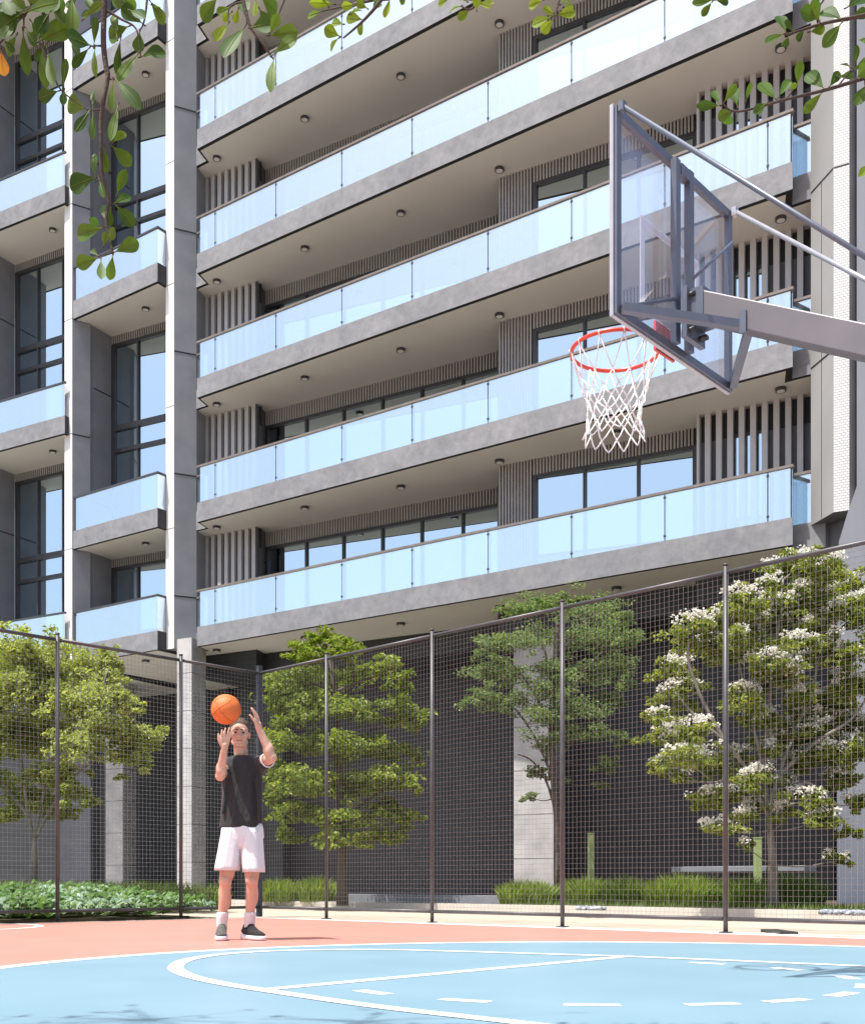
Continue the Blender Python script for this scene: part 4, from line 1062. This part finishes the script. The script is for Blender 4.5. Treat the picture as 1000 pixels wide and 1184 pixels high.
tree('tree', 'airy small-leaved green tree with a dark slender trunk in front of the sunlit column', 20.2, (648,1046),
  [(647,1000),(645,950),(640,900),(637,850),(640,780),(645,720)], [[(645,950),(632,905),(615,880),(598,872)], [(641,905),(622,860),(600,825),(580,805)], [(640,890),(660,860),(690,840),(712,820)], [(638,840),(610,790),(585,760)], [(638,840),(665,790),(700,750)], [(640,790),(625,740),(610,712)], [(642,770),(670,725),(690,710)]],
  [(606,704,22,10),(642,694,26,9),(684,706,30,11),(722,714,12,8),(572,745,20,11),(606,742,22,12),(650,738,28,13),(696,735,28,12),(725,738,14,11),(562,776,22,12),(596,778,24,12),(636,778,20,12),(558,806,18,11),(588,812,22,11),(640,800,24,13),(680,778,28,14),(716,765,18,12),(722,788,12,7),(624,828,22,10),(668,822,28,13),(702,810,16,9),(650,850,28,10),(688,848,20,9),(722,856,10,7),(622,892,13,8),(612,922,9,5),(655,902,7,4),(700,884,13,9),(694,908,8,6),(628,866,12,7)],
  'leaf_green', .060, .032, 40, 'bark_brown', 8, rt=.075, group=GT, depth=1.7, upb=.5, limb_r=.026)
tree('flowering_tree', 'flowering tree full of white blossom clusters behind the right fence', 15.4, (893,1052),
  [(893,1000),(890,960),(888,930)], [[(889,945),(872,915),(850,900),(825,905)], [(888,935),(880,880),(868,830),(855,770),(845,720)], [(888,935),(905,880),(925,830),(945,770),(955,700)], [(874,905),(840,860),(805,830),(780,800)], [(888,935),(930,905),(955,925)], [(896,900),(940,860),(985,830),(1010,790)], [(882,890),(890,800),(900,720),(905,670)], [(845,870),(812,810),(795,760),(800,735)]],
  [(800,727,22,14),(822,750,20,11),(782,776,18,16),(788,804,26,13),(761,830,13,9),(857,697,22,14),(900,661,20,9),(878,714,28,11),(936,690,26,12),(953,656,22,11),(938,729,24,11),(860,750,22,12),(889,768,26,12),(912,784,18,9),(956,757,20,12),(985,707,18,14),(981,764,18,11),(857,810,22,14),(882,831,22,9),(942,810,26,11),(935,846,26,11),(962,838,16,9),(990,794,14,11),(981,838,17,12),(775,849,20,12),(790,878,26,11),(761,888,11,7),(829,885,22,11),(853,876,14,9),(875,902,22,12),(908,913,14,9),(814,924,18,9),(953,870,20,9),(970,902,18,11),(938,924,14,9),(952,948,18,9),(829,959,18,8),(860,977,7,5),(967,995,14,7),(1018,730,22,18),(1022,790,22,18),(1015,850,20,16),(1040,760,20,30),(915,745,16,9),(900,700,20,9),(840,920,18,10),(868,935,16,9),(905,940,15,8),(925,880,18,10),(808,842,18,10),(900,860,20,11),(985,870,16,11),(990,930,14,10),(985,680,16,12),(925,650,18,9),(870,735,18,10),(835,715,16,10),(1000,700,16,14),(975,960,12,8)],
  'leaf_blossom_tree', .080, .040, 40, 'bark_grey', 11, rt=.062, group=None, blossoms=3.0, depth=1.7, upb=.6, fill=150)

# ornamental grass clumps
def grass_clump(mb, c, rx, ry, h, n, rr, yaw=0.0, w=.010):
    ca, sa = math.cos(yaw), math.sin(yaw)
    for _ in range(n):
        a = rr.uniform(0,6.283); q = rr.random()**.5
        x, y = math.cos(a)*q*rx, math.sin(a)*q*ry
        p = Vector((c[0]+x*ca-y*sa, c[1]+x*sa+y*ca, c[2]))
        hh = h*rr.uniform(.65,1.2)*(1-.35*q*q); d = Vector((math.cos(a),math.sin(a),0))*q*.30+Vector((rr.uniform(-.3,.3),rr.uniform(-.3,.3),0))
        sd = Vector((rr.uniform(-1,1),rr.uniform(-.4,.4),0)).normalized()*w*rr.uniform(.6,1.2)
        m1 = p+d*hh*.45+Z3*hh*.62; m2 = p+d*hh*1.05+Z3*hh*(1-.12*rr.random())
        mb.add([p-sd*.7, p+sd*.7, m1-sd, m1+sd, m2], [(0,1,3,2),(2,3,4)], 0, False, rr.random())
def clump(px, py_base, w_px, h_px, Y, n, label, mat, seed, z=.10, ry=.45):
    rr = random.Random(seed); c = atY(px, py_base, Y); s = Y/FP
    m_ = MB(); hw = w_px*s/2
    grass_clump(m_, (c.x, Y, z), hw, ry, h_px*s, n, rr, -.78 if w_px > 60 else 0)
    o = m_.build('grass_shrub', mat, loc=(c.x, Y, z))
    return tag(o, label, 'shrub', 'clipped grass shrubs beyond the fence')
clump(322,1046,56,27,22.0,1500,'feathery green grass shrub just right of the player by the corner post','grass_blade',21)
clump(366,1046,38,30,21.6,900,'feathery grass shrub left of the lime green tree trunk','grass_blade',22)
clump(610,1046,62,30,18.5,1700,'rounded grass shrub at the foot of the sunlit column','grass_blade',23)
clump(676,1049,44,34,18.0,1300,'grass shrub just right of the slender dark trunk, below the left bollard','grass_blade',24)
clump(722,1050,56,34,17.6,1300,'darker grass shrub between the two bright clumps of the hedge','grass_dark',25)
clump(790,1052,96,38,17.0,2600,'tall bright grass shrub left of the tall fence post in the hedge','grass_blade',26)
clump(858,1053,50,36,16.6,1300,'grass shrub below the right bollard, behind the tall fence post','grass_blade',27)
clump(915,1055,70,40,16.6,1800,'dark green grass shrub at the foot of the flowering tree','grass_dark',28)
# low grass strip along the hedge foot
rr = random.Random(5); m_ = MB()
for i in range(5200):
    t = rr.uniform(-1.0,5.2); o = rr.uniform(.16,1.5)
    p = K0+KD*t+kn*o; hh = rr.uniform(.04,.12); a = rr.uniform(0,6.28)
    d = Vector((math.cos(a),math.sin(a),0)); sd = Vector((-d.y,d.x,0))*.007
    m_.add([V3(p,.10)-sd, V3(p,.10)+sd, V3(p,.10)+d*hh*.6+Z3*hh], [(0,1,2)], 0, False, rr.random())
tag(m_.build('grass', 'grass_dark'), 'short dark grass along the foot of the hedge', 'grass', kind='stuff')
# pebbles
m_ = MB()
def pebbles(c, r1, r2, n, rr):
    for i in range(n):
        p = c+KD*rr.uniform(-r1,r1)+kn*rr.uniform(-r2,r2); r = rr.uniform(.015,.05)
        m_.ball((p.x,p.y,.10+r*.5), (r,r*rr.uniform(.7,1.2),r*.7), None, 7, 5)
q = onz(975,1057,.1); pebbles(q+KD*.25, .48, .22, 200, rr); q = onz(682,1052,.1); pebbles(q, .17, .10, 60, rr)
tag(m_.build('pebbles', 'pebble_white'), 'white pebbles at the edge of the planting bed', 'pebbles', kind='stuff')
# left bed: grass band at the back, broad-leaved pale and green ground cover in front
rr = random.Random(9); m_ = MB()
def bedpt(t, o): return Cn+E2*t+LN*o
for i in range(15000):
    t = rr.uniform(-1.5,9.5); o = rr.uniform(2.6,5.2)
    p = bedpt(t,o); 
    hh = rr.uniform(.20,.50); a = rr.uniform(0,6.28); d = Vector((math.cos(a),math.sin(a),0)); sd = Vector((rr.uniform(-1,1),rr.uniform(-.3,.3),0)).normalized()*.010
    b0 = V3(p,.03); m1 = b0+d*hh*.12+Z3*hh*.6
    m_.add([b0-sd,b0+sd,m1+sd*.8,m1-sd*.8,b0+d*hh*.4+Z3*hh], [(0,1,2,3),(3,2,4)], 0, False, rr.random())
tag(m_.build('grass', 'grass_blade'), 'upright green grass at the back of the left bed', 'grass', kind='stuff')
m_ = MB()
def broad(mb, p, d, L, W, lift, val, mi):
    sd = Vector((-d.y,d.x,0)); nz = Z3
    q = [p, p+d*L*.35+nz*lift*.75, p+d*L*.75+nz*lift, p+d*L+nz*lift*.72]
    vs = [q[0], q[1]+sd*W*.42-nz*.015, q[1], q[1]-sd*W*.42-nz*.015, q[2]+sd*W*.5-nz*.02, q[2], q[2]-sd*W*.5-nz*.02, q[3]]
    mb.add(vs, [(0,2,1),(0,3,2),(1,2,5,4),(2,3,6,5),(4,5,7),(5,6,7)], mi, False, val)
for i in range(1900):
    t = rr.uniform(.6,8.8); o = rr.uniform(.10,3.4)
    p = V3(bedpt(t,o), .03+.070*o+rr.uniform(0,.10)); pn_ = noise.noise(Vector((p.x*1.1,p.y*1.1,3.0)))
    pale = 1 if pn_+rr.uniform(-.22,.22)+(.22 if o < .8 else 0) > .30 else 0
    nl = rr.randint(5,8); a0 = rr.uniform(0,6.28)
    for k in range(nl):
        a = a0+k*6.283/nl+rr.uniform(-.3,.3); d = Vector((math.cos(a),math.sin(a),0)); L = rr.uniform(.09,.22)*(1.0 if o > .35 else .75)
        broad(m_, p, d, L, L*rr.uniform(.32,.55), rr.uniform(.03,.17), rr.random(), pale)
tag(m_.build('ground_cover', ['cover_green','cover_pale']), 'low bed of pale and green broad leaves behind the left fence', 'ground cover', kind='stuff')
# ------------------------------------------------------------------ overhanging branches of two trees beside the camera
LS = 3.02
def lp(px, py, dy=0.0): return atY(px, py, LS+dy)
def big_leaf(mb, A, B_, w, val, rr, mi=0, cup=None):
    # obovate leaf from stalk A to tip B: midrib bends down, blade folds up along it
    d = B_-A; L = d.length; d.normalize()
    view = Vector((rr.uniform(-.38,.38), -1, rr.uniform(-.6,.25))).normalized()
    nrm = (view-d*view.dot(d)).normalized(); sd = d.cross(nrm)
    prof = [(0,.03),(.12,.10),(.25,.34),(.42,.68),(.58,.93),(.72,1.0),(.84,.86),(.93,.55),(.985,.22),(1,.02)]
    vs = []; fs = []; bend = rr.uniform(-.10,.16); fold = rr.uniform(.08,.30); tw = rr.uniform(-.25,.25)
    for i, (t, k) in enumerate(prof):
        c = A+d*L*t+nrm*(-bend*L*t*t+.03*L*math.sin(3.1*t))
        s2 = (sd*math.cos(tw*t)+nrm*math.sin(tw*t)); hw = w*k*.5
        vs += [c+s2*hw+nrm*fold*hw, c+s2*hw*.5+nrm*fold*hw*.38, c, c-s2*hw*.5+nrm*fold*hw*.38, c-s2*hw+nrm*fold*hw]
    for i in range(len(prof)-1):
        for j in range(4):
            a = i*5+j; fs.append((a,a+1,a+6,a+5))
    mb.add(vs, fs, mi, True, val)
    mb.tube([vs[i*5+2]+nrm*.0008 for i in range(len(prof)-1)], [.0011-.0008*i/(len(prof)-2) for i in range(len(prof)-1)], 4, 1 if mi < 2 else 2, cap=False, val=.7)
def branch_tree(name, label, root, trunk_top, limb, stems, leaves, extra, seed, bright=()):
    rr = random.Random(seed)
    t = thing(name, label, 'tree', (root[0],root[1],0))
    path = catmull3([Vector(root), Vector(root)*.5+Vector(trunk_top)*.5+Vector((.06,.03,0)), Vector(trunk_top)]+[Vector(q) for q in limb], 6); k = len(path)
    m_ = MB(); m_.tube(path, [max(.012, .10*(1-i/(k*.72))+.01) for i in range(k)], 10)
    m_.build('trunk', 'bark_brown', t)
    for st in stems:
        m_ = MB()
        ps = [q if isinstance(q, Vector) else lp(*q[:2], q[2] if len(q) > 2 else 0) for q in st[1]]
        sm = catmull3(ps, 6); k = len(sm); m_.tube(sm, [st[0]*(1-.65*i/(k-1)) for i in range(k)], 8)
        m_.build('branch', 'twig', t)
    lm = MB()
    for q in leaves:
        bx, by, tx, ty, w = q[:5]; mi = q[5] if len(q) > 5 else 0
        dy = rr.uniform(-.06,.06); A = lp(bx,by,dy*.3); B_ = lp(tx,ty,dy)
        lm.tube([A-(B_-A)*.10, A+(B_-A)*.06], [.0022,.0016], 5, 3, cap=False, val=.5)
        big_leaf(lm, A, B_, w*1.08*LS/FP, rr.random(), rr, mi)
    for c, n in extra:                              # leaves above the picture that shade the branches
        c = Vector(c)
        for _ in range(n):
            p = c+Vector((rr.gauss(0,.28),rr.gauss(0,.20),rr.gauss(0,.14))); d = rnd_dir(rr)*.10; d.z = -abs(d.z)*.6
            big_leaf(lm, p, p+d, rr.uniform(.03,.05), rr.random(), rr)
            lm.tube([c, c+(p-c)*.5+Vector((0,0,.02)), p], [.006,.004,.002], 5, 3, val=.5)
    lm.build('foliage', ['leaf_branch','leaf_branch_lit_pale','leaf_orange','twig'], t)
    return t
topz = atY(0,0,LS).z
LL = [(106,53,77,43,22),(104,55,85,79,11),(110,55,109,86,8),(109,53,111,20,8),(150,30,124,44,18),(136,44,131,14,9),(166,28,141,8,16),(173,0,191,27,14),(162,36,160,62,13),(163,66,192,60,18),(160,62,136,93,15),(140,44,135,88,10),(131,93,129,127,9),(134,92,161,120,15),(100,126,79,118,20),(104,128,88,151,10),(108,125,108,102,7),(108,130,107,160,8),(137,122,128,160,10),(130,165,145,153,10,1),(129,168,152,191,15),(121,170,123,199,10),(111,208,110,178,9),(112,205,81,217,22),(115,206,122,229,9),(135,226,145,197,11),(131,236,151,226,11),(134,237,155,260,15),(123,256,119,236,9),(129,238,127,262,8),(120,263,89,272,18),(117,261,104,253,9),(128,280,133,264,11),(132,292,160,281,16),(115,298,89,307,16),(114,296,106,289,7),(131,294,127,324,11),(117,300,118,325,10),(120,285,124,268,9),
 (26,16,-2,33,24),(28,15,68,2,16),(27,36,32,86,14),(50,8,57,46,11),(46,48,80,31,22),(50,52,53,99,13),(56,60,62,98,11),(69,105,45,114,14),(73,104,77,68,8),(75,104,73,120,8),(84,-3,84,36,15),(97,22,119,3,10,1),(30,33,41,52,9),(4,46,19,60,8),(2,58,4,87,15,2),(14,2,-4,14,12),(30,-4,48,10,12),(60,-6,74,12,13),(100,-6,106,8,9),(20,20,4,48,14),(140,-4,158,10,12),(110,12,96,20,9),(8,8,-6,24,16),(36,6,22,22,14),(58,14,44,36,16),(62,4,74,24,12),(20,40,8,64,12),(36,24,50,44,12),(70,-4,60,14,13),(90,-2,78,10,11),(12,-4,28,10,14),(150,12,168,20,12),(128,-4,140,8,10),(176,6,186,16,9),(48,30,36,50,10),(4,-2,14,16,15),(84,40,90,62,9),(55,50,42,72,11)]
LL += [(252,-3,233,24,18),(266,8,251,16,9,1),(264,27,248,46,10,1),(283,31,259,68,19),(285,24,281,-4,14),(296,-2,296,20,8,1),(302,-3,319,15,18),(290,32,318,26,20),(312,40,323,16,11),(311,41,345,38,16),(315,64,343,43,16),(317,67,312,101,12),(268,14,258,24,8,1),(276,10,272,27,8,1),(300,10,312,30,13)]
LL += [(372,13,357,20,9,1),(386,5,358,3,10,1),(393,42,375,33,13,1),(392,44,380,57,9,1),(397,28,383,27,11,1),(420,23,399,19,12,1),(420,24,416,40,8,1),(451,-2,446,22,9,1),(410,6,395,8,9,1),(425,10,412,3,9,1),(430,14,440,2,9),(405,16,420,8,9,1),(380,8,370,-3,9,1),(438,2,428,-6,10,1),(460,-4,468,4,7)]
LL += [(521,-3,506,5,9,1),(533,7,517,13,10,1),(543,11,530,22,10,1),(551,12,551,-4,10,1),(551,3,567,8,9,1),(540,2,528,-4,9,1),(628,0,612,8,10,1),(638,19,615,30,12,1),(640,22,626,38,11,1),(643,18,665,13,13,1),(641,18,629,9,9,1),(648,5,657,-3,9,1),(652,8,664,2,9,1),(560,6,572,-2,8,1)]
lstems = [(.0085,[(121,-40),(121,0),(120,48),(123,77),(125,90),(119,123),(117,150),(118,198),(126,230),(123,254),(128,278),(131,294)]),
 (.006,[(60,-40),(48,0),(28,16),(0,50),(-30,80)]),(.004,[(120,10),(140,22),(158,34),(163,66)]),(.004,[(172,-20),(168,20),(162,36)]),(.0035,[(28,16),(28,36)]),(.0035,[(46,48),(60,80),(71,104),(100,126)]),(.003,[(118,127),(104,127)]),(.003,[(119,53),(106,53)]),(.003,[(118,203),(112,205)]),(.003,[(124,262),(118,262)]),(.003,[(130,292),(115,298)]),(.003,[(123,91),(134,92)]),(.0035,[(48,0),(50,8),(46,48)]),
 (.0065,[(270,-40),(281,0),(289,29),(303,49),(316,68)]),(.0035,[(333,-30),(329,0),(311,39)]),(.003,[(281,2),(266,8),(264,27)]),
 (.006,[(470,-40),(441,0),(420,24),(397,44)]),(.004,[(441,-2),(410,5),(372,13)]),(.003,[(441,0),(451,0)]),
 (.005,[(560,-40),(552,0),(543,11),(533,7)]),(.005,[(655,-40),(646,0),(641,22)]),(.0035,[(552,0),(521,-3)])]
o1 = lp(121,-40); o2 = lp(60,-40); o3 = lp(270,-40); o4 = lp(470,-40); o5 = lp(560,-40); o6 = lp(655,-40)
limbL = [Vector((-2.1,2.5,3.75)), Vector((-1.2,2.45,3.80)), Vector((-.55,2.5,3.84)), Vector((.0,2.55,3.90)), Vector((.42,2.6,3.95))]
for o in (o1,o2,o3,o4,o5,o6):
    nr = min(catmull3(limbL,8), key=lambda q: (q-o).length); lstems.append((.010,[nr, nr*.5+o*.5+Vector((.01,0,.02)), o]))
branch_tree('overhanging_tree', 'broad-leaved tree reaching in from the upper left with one long hanging twig', (-3.1,2.3,0), (-2.9,2.4,2.9), limbL, lstems, LL, [((-2.45,2.72,4.5),34),((-1.75,2.66,4.6),22),((-1.3,2.2,4.5),40),((-2.9,2.5,4.2),40)], 31)
RL = [(908,38,900,15,14),(906,39,884,48,9),(911,41,906,55,9),(916,37,907,24,9),(945,23,922,14,16),(947,25,938,0,12),(974,23,948,13,18),(972,27,952,53,14),(935,37,954,33,10,1),(978,9,1001,-3,16),(981,23,1004,12,12),(930,33,922,47,8),
 (832,122,806,122,10),(832,121,823,107,10),(836,119,851,97,9),(852,123,846,102,13),(849,127,830,137,12),(845,130,839,145,12),(862,117,866,94,9),(897,115,877,97,16),(899,113,912,95,10),(921,98,925,71,10),(953,103,932,88,16),(951,106,928,131,11),(886,119,869,132,10),(958,101,969,84,10),(968,89,987,86,8),(986,80,990,52,8),(983,78,971,73,7),(990,90,1006,76,18),(1002,97,989,122,14),(1004,190,992,204,8,1),(912,104,921,96,6,1),(985,82,1001,70,9)]
RL += [(825,0,800,3,10),(826,0,841,3,9),(823,2,811,19,8),(930,-5,950,-3,12),(1010,60,996,40,12)]
rstems = [(.006,[(1060,-2),(1000,17),(952,27),(916,38),(906,40)]),(.006,[(1070,70),(1000,90),(958,103),(908,115),(853,129),(835,120)]),(.003,[(908,115),(921,98)]),(.003,[(968,100),(984,80)]),(.005,[(850,-40),(826,0)]),(.003,[(945,26),(938,-10)]),(.004,[(1000,90),(1004,190)])]
q1, q2, q3 = lp(1060,-2), lp(1070,70), lp(850,-40)
limbR = [Vector((2.0,2.9,3.3)), Vector((1.6,3.0,3.5)), Vector((1.1,3.02,3.6)), Vector((.82,3.02,3.5))]
for o in (q1,q2,q3):
    nr = min(catmull3(limbR,8), key=lambda q: (q-o).length); rstems.append((.010,[nr, nr*.5+o*.5+Vector((.01,0,.02)), o]))
branch_tree('overhanging_tree', 'broad-leaved tree reaching in from the upper right with two level leafy branches', (2.6,2.6,0), (2.4,2.7,2.7), limbR, rstems, RL, [((1.9,2.6,4.1),50),((1.3,2.5,4.3),40)], 37)
# ------------------------------------------------------------------ light, sky, camera
sc = bpy.context.scene
w = bpy.data.worlds.new('World'); sc.world = w; w.use_nodes = True
n, l = w.node_tree.nodes, w.node_tree.links
sky = n.new('ShaderNodeTexSky'); sky.sky_type = 'NISHITA'; sky.sun_disc = False
SE, SA = math.radians(67.5), math.atan2(-.80, -.60)
sky.sun_elevation = SE; sky.sun_rotation = SA; sky.air_density = 1.0; sky.dust_density = 3.6; sky.ozone_density = 0.6
bg = n['Background']; l.new(sky.outputs[0], bg.inputs['Color']); bg.inputs['Strength'].default_value = 0.14
sd = bpy.data.lights.new('sun', 'SUN'); sd.energy = 4.2; sd.angle = math.radians(.53); sd.color = (1.0,.965,.915)
so = bpy.data.objects.new('sun', sd); C.objects.link(so)
dirn = Vector((math.cos(SE)*.80, math.cos(SE)*.60, -math.sin(SE))); so.rotation_euler = dirn.to_track_quat('-Z','Y').to_euler(); so.location = (-8,-6,25)
cd = bpy.data.cameras.new('camera'); cam = bpy.data.objects.new('camera', cd); C.objects.link(cam)
cam.location = (0,0,CH); cam.rotation_euler = (math.radians(90),0,0)
cd.sensor_fit = 'VERTICAL'; cd.sensor_height = 36; cd.sensor_width = 36; cd.lens = 36*FP/1184
cd.shift_y = (HZ-592)/1184; cd.shift_x = 0; cd.clip_start = .05; cd.clip_end = 2000
sc.camera = cam
sc.view_settings.view_transform = 'Standard'; sc.view_settings.look = 'None'; sc.view_settings.exposure = 0.74; sc.view_settings.gamma = 1
sc.cycles.use_denoising = True
sc.cycles.max_bounces = 10; sc.cycles.transparent_max_bounces = 16; sc.cycles.caustics_reflective = False; sc.cycles.caustics_refractive = False
